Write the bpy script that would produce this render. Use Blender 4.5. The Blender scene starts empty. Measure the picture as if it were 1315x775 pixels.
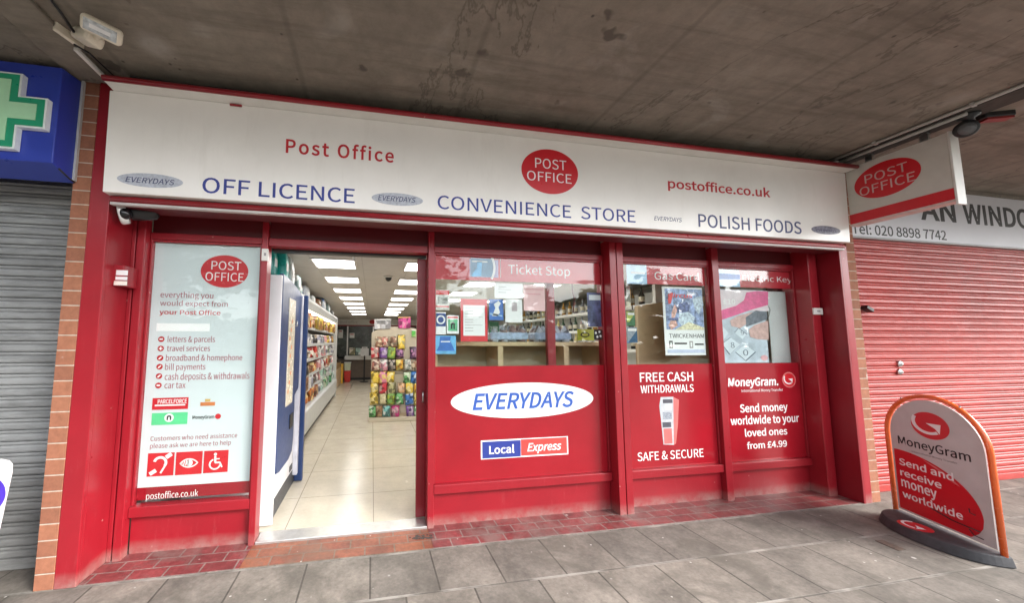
import bpy, bmesh, math, random
from mathutils import Vector, Matrix
random.seed(7)
SC = bpy.context.scene
COL = SC.collection

# ---------------------------------------------------------------- camera
IW, IH, FOC, PX, PY = 1315.0, 775.0, 460.0, -93.0, 10.0
CAM = Vector((1.9437, -2.8077, 1.5605))
_y, _p, _r = math.radians(10.592), math.radians(5.203), math.radians(0.1)
FWD = Vector((math.sin(_y)*math.cos(_p), math.cos(_y)*math.cos(_p), math.sin(_p)))
_r0 = Vector((math.cos(_y), -math.sin(_y), 0)); _u0 = _r0.cross(FWD)
RGT = math.cos(_r)*_r0 + math.sin(_r)*_u0
UPV = -math.sin(_r)*_r0 + math.cos(_r)*_u0
cd = bpy.data.cameras.new('camera'); cam = bpy.data.objects.new('camera', cd); COL.objects.link(cam)
cd.sensor_width = 36; cd.lens = FOC/IW*36; cd.shift_x = -PX/IW; cd.shift_y = PY/IW
cd.clip_start = .05; cd.clip_end = 1000
cam.matrix_world = Matrix(((RGT.x, UPV.x, -FWD.x, CAM.x), (RGT.y, UPV.y, -FWD.y, CAM.y), (RGT.z, UPV.z, -FWD.z, CAM.z), (0, 0, 0, 1)))
SC.camera = cam

# ---------------------------------------------------------------- light
SUN_EL, SUN_AZ = 34, 124
w = bpy.data.worlds.new('World'); SC.world = w; w.use_nodes = True
nt = w.node_tree; nt.nodes.clear()
sky = nt.nodes.new('ShaderNodeTexSky'); sky.sky_type = 'NISHITA'; sky.sun_disc = False
sky.sun_elevation = math.radians(SUN_EL); sky.sun_rotation = math.radians(SUN_AZ)
sky.dust_density = 1; sky.air_density = 1
hs = nt.nodes.new('ShaderNodeHueSaturation'); hs.inputs['Saturation'].default_value = .18
bg = nt.nodes.new('ShaderNodeBackground'); bg.inputs['Strength'].default_value = .15
wo = nt.nodes.new('ShaderNodeOutputWorld')
nt.links.new(sky.outputs[0], hs.inputs['Color']); nt.links.new(hs.outputs[0], bg.inputs[0]); nt.links.new(bg.outputs[0], wo.inputs[0])
sd = bpy.data.lights.new('sun', 'SUN'); sd.energy = 1.5; sd.angle = math.radians(30); sd.color = (1, .96, .9)
sun = bpy.data.objects.new('sun', sd); COL.objects.link(sun)
_a = math.radians(SUN_AZ); _e = math.radians(SUN_EL)
_d = Vector((math.sin(_a)*math.cos(_e), math.cos(_a)*math.cos(_e), math.sin(_e)))
sun.rotation_euler = _d.to_track_quat('Z', 'Y').to_euler(); sun.location = (0, -8, 20)
SC.view_settings.view_transform = 'Standard'; SC.view_settings.look = 'None'
SC.view_settings.gamma = 1; SC.view_settings.exposure = 2.25
SC.cycles.max_bounces = 10; SC.cycles.diffuse_bounces = 6; SC.cycles.transparent_max_bounces = 12
SC.cycles.sample_clamp_indirect = 6
CEIL_LIGHT = 2.6

# ---------------------------------------------------------------- materials
MATS = {}
def nodes(name):
    m = bpy.data.materials.new(name); m.use_nodes = True
    t = m.node_tree; b = t.nodes['Principled BSDF']
    return m, t, b
def N(t, typ, **kw):
    n = t.nodes.new(typ)
    for k, v in kw.items():
        if k in n.inputs: n.inputs[k].default_value = v
        else: setattr(n, k, v)
    return n
def ramp(t, fac, stops):
    r = t.nodes.new('ShaderNodeValToRGB'); e = r.color_ramp.elements
    e[0].position, e[0].color = stops[0][0], (*stops[0][1], 1)
    e[1].position, e[1].color = stops[-1][0], (*stops[-1][1], 1)
    for p, c in stops[1:-1]:
        x = e.new(p); x.color = (*c, 1)
    t.links.new(fac, r.inputs[0]); return r
def mixc(t, fac, a, b, blend='MIX'):
    n = t.nodes.new('ShaderNodeMix'); n.data_type = 'RGBA'; n.blend_type = blend
    for sock, v in ((n.inputs[0], fac), (n.inputs[6], a), (n.inputs[7], b)):
        if hasattr(v, 'is_linked'): t.links.new(v, sock)
        elif isinstance(v, tuple): sock.default_value = (*v, 1)
        else: sock.default_value = v
    return n.outputs[2]
def coords(t, scale=(1, 1, 1), loc=(0, 0, 0)):
    c = t.nodes.new('ShaderNodeTexCoord'); mp = t.nodes.new('ShaderNodeMapping')
    mp.inputs['Scale'].default_value = scale; mp.inputs['Location'].default_value = loc
    t.links.new(c.outputs['Object'], mp.inputs[0]); return mp.outputs[0]
def noise(t, scale, detail=6, rough=.6, vec=None, dist=0):
    n = N(t, 'ShaderNodeTexNoise', Scale=scale, Detail=detail, Roughness=rough, Distortion=dist)
    t.links.new(vec if vec is not None else coords(t), n.inputs['Vector']); return n.outputs[0]
def bump(t, b, h, strength=.3, dist=.01):
    n = N(t, 'ShaderNodeBump', Strength=strength, Distance=dist); t.links.new(h, n.inputs['Height']); t.links.new(n.outputs[0], b.inputs['Normal'])

def plain(name, c, rough=.5, metal=0, var=.12, sc=9, coat=0, emit=0, bmp=0):
    """base colour with slight mottling, worn gloss"""
    if name in MATS: return MATS[name]
    m, t, b = nodes(name)
    n = noise(t, sc, 5)
    r = ramp(t, n, [(.3, tuple(x*(1-var) for x in c)), (.7, tuple(min(1, x*(1+var)) for x in c))])
    t.links.new(r.outputs[0], b.inputs['Base Color'])
    rr = N(t, 'ShaderNodeMapRange'); rr.inputs[3].default_value = max(.02, rough-.08); rr.inputs[4].default_value = min(1, rough+.1)
    t.links.new(noise(t, sc*2.3, 4), rr.inputs[0]); t.links.new(rr.outputs[0], b.inputs['Roughness'])
    b.inputs['Metallic'].default_value = metal
    b.inputs['Coat Weight'].default_value = coat; b.inputs['Coat Roughness'].default_value = .08
    if emit:
        b.inputs['Emission Color'].default_value = (*c, 1); b.inputs['Emission Strength'].default_value = emit
    if bmp: bump(t, b, noise(t, sc*4, 5), bmp, .004)
    MATS[name] = m; return m

def paint_red(name, c, rough, dirt=True):
    m, t, b = nodes(name)
    v = coords(t)
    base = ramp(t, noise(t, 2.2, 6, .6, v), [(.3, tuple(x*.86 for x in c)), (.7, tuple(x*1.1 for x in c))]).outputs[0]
    if dirt:  # dusty splash marks kicked up on to the paint just above the pavement
        sx = N(t, 'ShaderNodeSeparateXYZ'); t.links.new(v, sx.inputs[0])
        mr = N(t, 'ShaderNodeMapRange'); mr.inputs[1].default_value = 0; mr.inputs[2].default_value = .1; mr.inputs[3].default_value = .75; mr.inputs[4].default_value = 0
        t.links.new(sx.outputs[2], mr.inputs[0])
        mu = N(t, 'ShaderNodeMath', operation='MULTIPLY'); t.links.new(mr.outputs[0], mu.inputs[0])
        rn = ramp(t, noise(t, 9, 8, .7, v), [(.3, (.15, .15, .15)), (.62, (1, 1, 1))]); t.links.new(rn.outputs[0], mu.inputs[1])
        base = mixc(t, mu.outputs[0], base, (.33, .25, .22))
        streak = ramp(t, noise(t, 6, 6, .75, coords(t, (5, 5, .6))), [(.58, (0, 0, 0)), (.78, (.22, .22, .22))])
        base = mixc(t, streak.outputs[0], base, (.5, .16, .16))
        sc = noise(t, 7, 8, .75, coords(t, (1, 1, 3.5), (3, 1, 2)), 1.2)
        base = mixc(t, ramp(t, sc, [(.494, (0, 0, 0)), (.499, (.4, .4, .4)), (.504, (0, 0, 0))]).outputs[0], base, (.1, .006, .01))
        vo = N(t, 'ShaderNodeTexVoronoi', Scale=7); t.links.new(v, vo.inputs['Vector'])
        base = mixc(t, ramp(t, vo.outputs['Distance'], [(.035, (.7, .7, .7)), (.055, (0, 0, 0))]).outputs[0], base, (.45, .2, .18))
    t.links.new(base, b.inputs['Base Color'])
    rr = N(t, 'ShaderNodeMapRange'); rr.inputs[3].default_value = rough-.1; rr.inputs[4].default_value = rough+.14
    t.links.new(noise(t, 6, 6, .7, v), rr.inputs[0]); t.links.new(rr.outputs[0], b.inputs['Roughness'])
    bump(t, b, noise(t, 14, 3), .05, .004)
    MATS[name] = m; return m
RED = paint_red('red_gloss_paint', (.305, .011, .02), .3)
REDD = paint_red('red_gloss_paint_clean', (.24, .008, .016), .32, False)
SHADED_RED = paint_red('red_paint_in_shade', (.1, .003, .006), .45, False)  # red paint darkened so its colour carries the shade under the fascia
VINYL = paint_red('red_window_vinyl', (.33, .01, .019), .12, False)
WHITE = plain('fascia_white', (.86, .83, .79), .22, var=.03, sc=3)
def grimy_white():
    m, t, b = MATS['fascia_white'], MATS['fascia_white'].node_tree, MATS['fascia_white'].node_tree.nodes['Principled BSDF']
    src = b.inputs['Base Color'].links[0].from_socket
    g = ramp(t, noise(t, 3.5, 8, .72, coords(t, (2.2, 1, .35))), [(.55, (0, 0, 0)), (.85, (.2, .2, .2))]).outputs[0]
    c = mixc(t, g, src, (.5, .46, .4)); g2 = ramp(t, noise(t, 1.1, 5, .6), [(.5, (0, 0, 0)), (.75, (.16, .16, .16))]).outputs[0]
    t.links.new(mixc(t, g2, c, (.55, .5, .44)), b.inputs['Base Color'])
grimy_white()
WTRIM = plain('white_plastic', (.74, .72, .68), .4, var=.05)
PAPER = plain('white_paper', (.8, .82, .82), .55, var=.02)
POSTER = plain('poster_white', (.66, .72, .74), .3, var=.02, sc=2)
BLUE = plain('blue_letters', (.02, .035, .25), .4, var=.1)
NAVY = plain('navy_vinyl', (.03, .05, .27), .3, var=.06)
SILVER = plain('silver_oval', (.43, .45, .51), .35, var=.2, sc=60)
DKOVAL = plain('worn_silver_oval', (.2, .2, .25), .4, var=.4, sc=40)
LOGO = plain('logo_red', (.6, .012, .022), .3, var=.04)
TXR = plain('red_letters', (.5, .01, .018), .4, var=.06)
TXW = plain('white_letters', (.85, .83, .83), .4, var=.02)
TXK = plain('black_letters', (.02, .02, .022), .5, var=.1)
TXG = plain('grey_letters', (.3, .28, .28), .5, var=.1)
TXP = plain('plum_letters', (.4, .1, .13), .5, var=.06)
STRIP = plain('strip_red', (.5, .02, .035), .3, var=.05)
SKYB = plain('sky_blue_print', (.16, .45, .72), .3, var=.25, sc=12)
LBLUE = plain('pale_blue_print', (.35, .55, .75), .3, var=.15, sc=12)
MBLUE = plain('mid_blue_print', (.05, .16, .48), .35, var=.2, sc=14)
GREENP = plain('mint_green_print', (.1, .62, .27), .35, var=.06)
DKGREEN = plain('cross_green', (.02, .32, .17), .3, var=.06)
PALEGRN = plain('cross_pale_green', (.42, .72, .46), .3, var=.05)
PHARM = plain('pharmacy_blue', (.025, .05, .36), .3, var=.08, sc=3)
ALU = plain('aluminium', (.62, .62, .6), .35, .8, var=.1, sc=20)
STEEL = plain('steel_lock', (.6, .6, .6), .3, 1, var=.15, sc=30)
BLACK = plain('black_plastic', (.015, .015, .016), .35, var=.2)
RUBBER = plain('black_rubber', (.045, .045, .05), .65, var=.3, sc=14, bmp=.2)
CREAM = plain('cream_plastic', (.72, .66, .54), .4, var=.1, sc=12)
GREYP = plain('grey_pvc', (.42, .41, .38), .45, var=.12, sc=20)
DARKS = plain('soffit_dark', (.045, .04, .034), .8, var=.4, sc=7)
ORANGE = plain('orange_tube', (.82, .14, .03), .25, var=.08, sc=8, coat=.5)
BOARD = plain('sign_board_white', (.56, .56, .55), .35, var=.05)
VBLUE = plain('cabinet_blue', (.02, .05, .165), .3, var=.06)
VWHITE = plain('cabinet_white', (.78, .77, .78), .35, var=.03)
VGREY = plain('plinth_grey', (.07, .07, .075), .5, var=.15)
WOOD = plain('light_wood', (.62, .45, .27), .45, var=.1, sc=6)
WOODD = plain('wood_inside', (.5, .4, .27), .5, var=.08, sc=5)
HARDB = plain('brown_hardboard', (.44, .3, .17), .6, var=.1, sc=5)
PEG = plain('pegboard_beige', (.55, .49, .38), .5, var=.06)
DARKI = plain('counter_screen_dark', (.06, .075, .07), .25, var=.6, sc=3)
IWALL = plain('shop_wall_grey', (.5, .49, .47), .7, var=.06, sc=2)
SHELFW = plain('shelf_white', (.74, .74, .72), .4, var=.04)
CHW = plain('chiller_white', (.56, .57, .56), .4, var=.06)
CHDARK = plain('chiller_back', (.16, .13, .1), .6, var=.3, sc=6)

def emit(name, c, s):
    m = bpy.data.materials.new(name); m.use_nodes = True; t = m.node_tree; t.nodes.clear()
    e = N(t, 'ShaderNodeEmission', Color=(*c, 1), Strength=s); o = t.nodes.new('ShaderNodeOutputMaterial'); t.links.new(e.outputs[0], o.inputs[0]); MATS[name] = m; return m
LAMP = emit('lamp_diffuser', (1, .97, .92), CEIL_LIGHT)
BACKLIT = None
def glass(name, ior=1.6, tint=(.97, .99, .98)):
    m = bpy.data.materials.new(name); m.use_nodes = True; t = m.node_tree; t.nodes.clear()
    tr = N(t, 'ShaderNodeBsdfTransparent', Color=(*tint, 1)); gl = N(t, 'ShaderNodeBsdfGlossy', Roughness=.012)
    ge = t.nodes.new('ShaderNodeNewGeometry'); mi = t.nodes.new('ShaderNodeMapRange'); mi.inputs[3].default_value = ior; mi.inputs[4].default_value = 1/ior
    t.links.new(ge.outputs['Backfacing'], mi.inputs[0]); fr = N(t, 'ShaderNodeFresnel'); t.links.new(mi.outputs[0], fr.inputs['IOR']); mx = t.nodes.new('ShaderNodeMixShader'); o = t.nodes.new('ShaderNodeOutputMaterial')
    bp = N(t, 'ShaderNodeBump', Strength=.04, Distance=.01); t.links.new(noise(t, 1.3, 2), bp.inputs['Height']); t.links.new(bp.outputs[0], gl.inputs['Normal'])
    t.links.new(fr.outputs[0], mx.inputs[0]); t.links.new(tr.outputs[0], mx.inputs[1]); t.links.new(gl.outputs[0], mx.inputs[2]); t.links.new(mx.outputs[0], o.inputs[0])
    MATS[name] = m; return m
GLASS = glass('shop_glass', 1.45)
CLEAR = glass('clear_plastic', 1.4)

def concrete():
    m, t, b = nodes('canopy_concrete')
    v = coords(t)
    big = ramp(t, noise(t, .9, 8, .62, v, .4), [(.3, (.19, .165, .132)), (.5, (.25, .217, .175)), (.72, (.29, .255, .21))]).outputs[0]
    fine = ramp(t, noise(t, 7, 9, .75, v), [(.3, (.62, .62, .62)), (.7, (1.08, 1.08, 1.08))]).outputs[0]
    c = mixc(t, .8, big, fine, 'MULTIPLY')
    pale = ramp(t, noise(t, 1.5, 5, .55, coords(t, (1, 1.3, 1), (3, 1, 0)), .8), [(.62, (0, 0, 0)), (.7, (.4, .4, .4))]).outputs[0]
    c = mixc(t, pale, c, (.36, .34, .3))
    spots = ramp(t, noise(t, 4.2, 3, .5, coords(t, (1, 1, 1), (9, 4, 0))), [(.7, (0, 0, 0)), (.74, (.7, .7, .7))]).outputs[0]
    c = mixc(t, spots, c, (.06, .05, .04))
    streak = ramp(t, noise(t, 2.4, 7, .7, coords(t, (.35, 3.2, 1))), [(.5, (0, 0, 0)), (.66, (.5, .5, .5))]).outputs[0]
    c = mixc(t, streak, c, (.105, .086, .066))
    wv = N(t, 'ShaderNodeTexWave', Scale=.42, Distortion=.6, Detail=2); wv.bands_direction = 'Y'
    t.links.new(v, wv.inputs['Vector'])
    seam = ramp(t, wv.outputs[1], [(0, (.25, .25, .25)), (.012, (0, 0, 0))]).outputs[0]
    c = mixc(t, seam, c, (.12, .1, .085))
    wx = N(t, 'ShaderNodeTexWave', Scale=.27, Distortion=.35, Detail=3); wx.bands_direction = 'X'
    t.links.new(coords(t, (1, .55, 1), (.9, 0, 0)), wx.inputs['Vector'])
    c = mixc(t, ramp(t, wx.outputs[1], [(0, (.3, .3, .3)), (.004, (0, 0, 0))]).outputs[0], c, (.07, .06, .05))
    ck = noise(t, .75, 7, .62, coords(t, (1, .6, 1), (5, 2, 0)), .3)
    c = mixc(t, ramp(t, ck, [(.492, (0, 0, 0)), (.4985, (.7, .7, .7)), (.505, (0, 0, 0))]).outputs[0], c, (.07, .058, .045))
    vp = N(t, 'ShaderNodeTexVoronoi', Scale=1.15); t.links.new(coords(t, (1, 1, 1), (1.3, .4, 0)), vp.inputs['Vector'])
    pm = N(t, 'ShaderNodeMath', operation='MULTIPLY'); t.links.new(ramp(t, vp.outputs['Distance'], [(.06, (1, 1, 1)), (.16, (0, 0, 0))]).outputs[0], pm.inputs[0]); t.links.new(noise(t, 9, 6, .7), pm.inputs[1])
    c = mixc(t, pm.outputs[0], c, (.4, .37, .33))
    vd = N(t, 'ShaderNodeTexVoronoi', Scale=5.5); t.links.new(coords(t, (1, 1, 1), (.3, 7.4, 0)), vd.inputs['Vector'])
    c = mixc(t, ramp(t, vd.outputs['Distance'], [(.03, (.8, .8, .8)), (.07, (0, 0, 0))]).outputs[0], c, (.05, .042, .035))
    t.links.new(c, b.inputs['Base Color']); b.inputs['Roughness'].default_value = .85
    bump(t, b, noise(t, 11, 8, .7, v), .35, .012)
    MATS['canopy_concrete'] = m; return m
CONC = concrete()

def brick_mat():
    m, t, b = nodes('pier_brick')
    c = t.nodes.new('ShaderNodeTexCoord'); sx = N(t, 'ShaderNodeSeparateXYZ'); cx = N(t, 'ShaderNodeCombineXYZ')
    t.links.new(c.outputs['Object'], sx.inputs[0])
    ad = N(t, 'ShaderNodeMath', operation='ADD'); t.links.new(sx.outputs[0], ad.inputs[0]); ad.inputs[1].default_value = .8
    t.links.new(ad.outputs[0], cx.inputs[0]); t.links.new(sx.outputs[2], cx.inputs[1])
    br = N(t, 'ShaderNodeTexBrick', Scale=1.0); br.inputs['Brick Width'].default_value = 3; br.inputs['Row Height'].default_value = .1
    br.inputs['Mortar Size'].default_value = .0045; br.inputs['Color1'].default_value = (.34, .135, .075, 1); br.inputs['Color2'].default_value = (.25, .095, .055, 1); br.inputs['Mortar'].default_value = (.52, .43, .35, 1)
    br.inputs['Mortar Smooth'].default_value = .3; br.inputs['Bias'].default_value = -.2
    t.links.new(cx.outputs[0], br.inputs['Vector'])
    f = ramp(t, noise(t, 26, 6, .7), [(.3, (.7, .7, .7)), (.7, (1.15, 1.15, 1.15))]).outputs[0]
    col = mixc(t, .8, br.outputs[0], f, 'MULTIPLY')
    wp = ramp(t, noise(t, 5, 4, .5, coords(t, (1, 1, 1), (2, 0, 1.3))), [(.68, (0, 0, 0)), (.72, (.8, .8, .8))]).outputs[0]
    col = mixc(t, wp, col, (.5, .44, .4))
    t.links.new(col, b.inputs['Base Color']); b.inputs['Roughness'].default_value = .85
    inv = N(t, 'ShaderNodeMath', operation='SUBTRACT'); inv.inputs[0].default_value = 1; t.links.new(br.outputs[1], inv.inputs[1])
    bump(t, b, inv.outputs[0], .6, .008)
    MATS['pier_brick'] = m; return m
BRICK = brick_mat()

def grid_mat(name, bw, rh, shift, off, c1, c2, mortar, ms, rough, dirt, spots, bst=.5, coat=0, smear=(.1, .09, .075)):
    m, t, b = nodes(name)
    v = coords(t, (1, 1, 1), (shift[0], shift[1], 0))
    wob = N(t, 'ShaderNodeTexNoise', Scale=1.1, Detail=2)
    t.links.new(coords(t), wob.inputs['Vector'])
    br = N(t, 'ShaderNodeTexBrick', Scale=1.0); br.offset = off
    br.inputs['Brick Width'].default_value = bw; br.inputs['Row Height'].default_value = rh; br.inputs['Mortar Size'].default_value = ms
    br.inputs['Mortar Smooth'].default_value = .2
    br.inputs['Color1'].default_value = (*c1, 1); br.inputs['Color2'].default_value = (*c2, 1); br.inputs['Mortar'].default_value = (*mortar, 1)
    t.links.new(v, br.inputs['Vector'])
    n1 = ramp(t, noise(t, 3.2, 9, .68), [(.34, (1-dirt,)*3), (.66, (1+dirt*.35,)*3)]).outputs[0]
    col = mixc(t, 1.0, br.outputs[0], n1, 'MULTIPLY')
    n2 = ramp(t, noise(t, 34, 6, .7), [(.3, (1-dirt*.6,)*3), (.7, (1+dirt*.3,)*3)]).outputs[0]
    col = mixc(t, 1.0, col, n2, 'MULTIPLY')
    if name == 'paving_slabs':
        rw = N(t, 'ShaderNodeTexBrick', Scale=1.0); rw.inputs['Brick Width'].default_value = 900; rw.inputs['Row Height'].default_value = rh; rw.inputs['Mortar Size'].default_value = .011
        t.links.new(coords(t, (1, 1, 1), (400, 0, 0)), rw.inputs['Vector'])
        ms_ = N(t, 'ShaderNodeMath', operation='MULTIPLY'); t.links.new(rw.outputs[1], ms_.inputs[0])
        t.links.new(ramp(t, noise(t, 2.6, 5, .6), [(.4, (.1, .1, .1)), (.6, (.85, .85, .85))]).outputs[0], ms_.inputs[1])
        col = mixc(t, ms_.outputs[0], col, (.33, .31, .28))
    if spots:
        st = ramp(t, noise(t, 2.1, 7, .7, coords(t, (1, 1, 1), (4, 2, 0)), .7), [(.5, (0, 0, 0)), (.64, (.7, .7, .7))]).outputs[0]
        col = mixc(t, st, col, smear)
        vo = N(t, 'ShaderNodeTexVoronoi', Scale=3.1); t.links.new(coords(t), vo.inputs['Vector'])
        gum = ramp(t, vo.outputs['Distance'], [(.028, (.75, .75, .75)), (.05, (0, 0, 0))]).outputs[0]
        col = mixc(t, gum, col, (.5, .48, .45))
        vo3 = N(t, 'ShaderNodeTexVoronoi', Scale=7.3); t.links.new(coords(t, (1, 1, 1), (2.7, 1.3, 0)), vo3.inputs['Vector'])
        col = mixc(t, ramp(t, vo3.outputs['Distance'], [(.035, (.75, .75, .75)), (.06, (0, 0, 0))]).outputs[0], col, (.52, .5, .47))
        fl_ = noise(t, 13, 7, .8, coords(t, (1, 1, 1), (8, 3, 0)))
        col = mixc(t, ramp(t, fl_, [(.6, (0, 0, 0)), (.7, (.55, .55, .55))]).outputs[0], col, (.07, .06, .052))
        vo2 = N(t, 'ShaderNodeTexVoronoi', Scale=4.7); t.links.new(coords(t, (1, 1, 1), (.7, 5.3, 0)), vo2.inputs['Vector'])
        gum2 = ramp(t, vo2.outputs['Distance'], [(.04, (.6, .6, .6)), (.085, (0, 0, 0))]).outputs[0]
        col = mixc(t, gum2, col, (.085, .075, .065))
    t.links.new(col, b.inputs['Base Color'])
    rr = N(t, 'ShaderNodeMapRange'); rr.inputs[3].default_value = max(.03, rough-.12); rr.inputs[4].default_value = min(1, rough+.12)
    t.links.new(noise(t, 5, 6), rr.inputs[0]); t.links.new(rr.outputs[0], b.inputs['Roughness'])
    b.inputs['Coat Weight'].default_value = coat
    inv = N(t, 'ShaderNodeMath', operation='SUBTRACT'); inv.inputs[0].default_value = 1; t.links.new(br.outputs[1], inv.inputs[1])
    ad = N(t, 'ShaderNodeMath', operation='MULTIPLY_ADD'); ad.inputs[1].default_value = .35
    t.links.new(noise(t, 20, 8, .7), ad.inputs[0]); t.links.new(inv.outputs[0], ad.inputs[2])
    bump(t, b, ad.outputs[0], bst, .006)
    MATS[name] = m; return m
PAVE = grid_mat('paving_slabs', .4355, .4525, (-1.0875, 0), .5, (.232, .205, .176), (.165, .148, .13), (.085, .075, .064), .0065, .8, .46, True)
QUARRY = grid_mat('quarry_tiles', .22, .113, (-.048, -.012), .5, (.27, .06, .062), (.2, .05, .052), (.27, .22, .2), .006, .45, .5, True, .5, smear=(.19, .15, .135))
QUARRYO = grid_mat('orange_quarry_tiles', .22, .113, (-.048, -.012), .5, (.33, .115, .06), (.25, .075, .045), (.22, .16, .12), .006, .5, .45, True, .5, smear=(.17, .11, .08))
TILE = grid_mat('cream_floor_tiles', .7133, .7133, (-1.269, -1.0593), 0, (.62, .56, .45), (.6, .54, .44), (.28, .25, .2), .004, .22, .12, False, .1)
CEILT = grid_mat('ceiling_tiles', .562, .562, (-1.2514, -1.2486), 0, (.6, .58, .55), (.58, .56, .53), (.5, .48, .45), .006, .7, .08, False, .1)
ROAD = grid_mat('asphalt', 50, 50, (0, 0), 0, (.055, .055, .055), (.05, .05, .05), (.05, .05, .05), .001, .85, .4, False, .5)
KERB = plain('kerb_concrete', (.3, .28, .26), .8, var=.2, sc=5)
EARTH = plain('earth', (.09, .1, .05), .9, var=.4, sc=.6)

def shutter_mat(name, c, rough, grime):
    m, t, b = nodes(name)
    base = ramp(t, noise(t, 1.3, 6, .6), [(.3, tuple(x*.8 for x in c)), (.7, tuple(x*1.15 for x in c))]).outputs[0]
    g = ramp(t, noise(t, 5, 9, .72, coords(t, (.5, 1, 3))), [(.45, (0, 0, 0)), (.75, (grime,)*3)]).outputs[0]
    t.links.new(mixc(t, g, base, tuple(x*.3 for x in c)), b.inputs['Base Color'])
    b.inputs['Roughness'].default_value = rough
    bump(t, b, noise(t, 2.2, 4, .6, coords(t, (.6, 1, 1.4))), .5, .03)
    MATS[name] = m; return m
SHRED = shutter_mat('red_shutter_paint', (.44, .045, .038), .42, .4)
SHGREY = shutter_mat('grey_shutter_metal', (.3, .305, .305), .5, .8)

def foil(name, c1, c2, sc=14):
    if name in MATS: return MATS[name]
    m, t, b = nodes(name)
    c = t.nodes.new('ShaderNodeTexCoord'); oi = t.nodes.new('ShaderNodeObjectInfo'); va_ = N(t, 'ShaderNodeVectorMath', operation='ADD'); ml = N(t, 'ShaderNodeMath', operation='MULTIPLY'); ml.inputs[1].default_value = 37
    t.links.new(oi.outputs['Random'], ml.inputs[0]); t.links.new(c.outputs['Object'], va_.inputs[0]); t.links.new(ml.outputs[0], va_.inputs[1])
    vo = N(t, 'ShaderNodeTexVoronoi', Scale=sc*.35); t.links.new(va_.outputs[0], vo.inputs['Vector'])
    r = ramp(t, vo.outputs['Color'], [(.0, tuple(x*.35 for x in c1)), (.3, c1), (.58, c2), (.8, tuple(x*.5 for x in c2))]); r.color_ramp.interpolation = 'CONSTANT'
    n = ramp(t, noise(t, 40, 3), [(.3, (.8, .8, .8)), (.7, (1.2, 1.2, 1.2))]).outputs[0]
    t.links.new(mixc(t, 1, r.outputs[0], n, 'MULTIPLY'), b.inputs['Base Color']); b.inputs['Roughness'].default_value = .3
    MATS[name] = m; return m

# ---------------------------------------------------------------- helpers
def R_(a): return math.radians(a)
ROOTLOC = {}
class MB:
    def __init__(s): s.bm = bmesh.new()
    def box(s, x0, x1, y0, y1, z0, z1):
        v = [s.bm.verts.new((x, y, z)) for x in (x0, x1) for y in (y0, y1) for z in (z0, z1)]
        for f in ((0, 1, 3, 2), (4, 6, 7, 5), (0, 4, 5, 1), (2, 3, 7, 6), (0, 2, 6, 4), (1, 5, 7, 3)): s.bm.faces.new([v[i] for i in f])
        return s
    def obox(s, c, ax, ay, az, hx, hy, hz):
        ax, ay, az = Vector(ax).normalized(), Vector(ay).normalized(), Vector(az).normalized(); c = Vector(c)
        v = [s.bm.verts.new(c+ax*i*hx+ay*j*hy+az*k*hz) for i in (-1, 1) for j in (-1, 1) for k in (-1, 1)]
        for f in ((0, 1, 3, 2), (4, 6, 7, 5), (0, 4, 5, 1), (2, 3, 7, 6), (0, 2, 6, 4), (1, 5, 7, 3)): s.bm.faces.new([v[i] for i in f])
        return s
    def prism(s, pts, off):
        """closed polygon of 3D points pushed along the vector off"""
        off = Vector(off); a = [s.bm.verts.new(Vector(p)) for p in pts]; b = [s.bm.verts.new(Vector(p)+off) for p in pts]
        s.bm.faces.new(a); s.bm.faces.new(b[::-1]); n = len(a)
        for i in range(n): s.bm.faces.new((a[i], b[i], b[(i+1) % n], a[(i+1) % n]))
        return s
    def tube(s, path, r, n=10, caps=True):
        path = [Vector(p) for p in path]; rings = []
        for i, p in enumerate(path):
            d = (path[min(i+1, len(path)-1)]-path[max(i-1, 0)]).normalized()
            u = d.orthogonal().normalized() if i == 0 else (u-d*u.dot(d)).normalized()
            w_ = d.cross(u); rr = r[i] if isinstance(r, (list, tuple)) else r
            rings.append([s.bm.verts.new(p+(u*math.cos(2*math.pi*k/n)+w_*math.sin(2*math.pi*k/n))*rr) for k in range(n)])
        for a, b in zip(rings, rings[1:]):
            for k in range(n):
                f = s.bm.faces.new((a[k], a[(k+1) % n], b[(k+1) % n], b[k])); f.smooth = True
        if caps: s.bm.faces.new(rings[0][::-1]); s.bm.faces.new(rings[-1])
        return s
    def lathe(s, c, axis, prof, n=20):
        """prof = (along, radius) pairs"""
        c = Vector(c); ax = Vector(axis).normalized(); u = ax.orthogonal().normalized(); w_ = ax.cross(u); rings = []
        for h, r in prof: rings.append([s.bm.verts.new(c+ax*h+(u*math.cos(2*math.pi*k/n)+w_*math.sin(2*math.pi*k/n))*max(r, 1e-4)) for k in range(n)])
        for a, b in zip(rings, rings[1:]):
            for k in range(n):
                f = s.bm.faces.new((a[k], a[(k+1) % n], b[(k+1) % n], b[k])); f.smooth = True
        s.bm.faces.new(rings[0][::-1]); s.bm.faces.new(rings[-1]); return s
    def build(s, name, mat, parent=None, bev=0, seg=2):
        bmesh.ops.recalc_face_normals(s.bm, faces=s.bm.faces[:])
        me = bpy.data.meshes.new(name); s.bm.to_mesh(me); s.bm.free()
        o = link(name, me, parent); me.materials.append(mat)
        if bev:
            b = o.modifiers.new('bevel', 'BEVEL'); b.width = bev; b.segments = seg; b.limit_method = 'ANGLE'; b.angle_limit = R_(40); b.harden_normals = False
        return o
def link(name, data, parent=None):
    o = bpy.data.objects.new(name, data); COL.objects.link(o)
    if parent is not None:
        o.parent = parent
        if parent.name in ROOTLOC: o.matrix_parent_inverse = Matrix.Translation(-ROOTLOC[parent.name])
    return o
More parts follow.
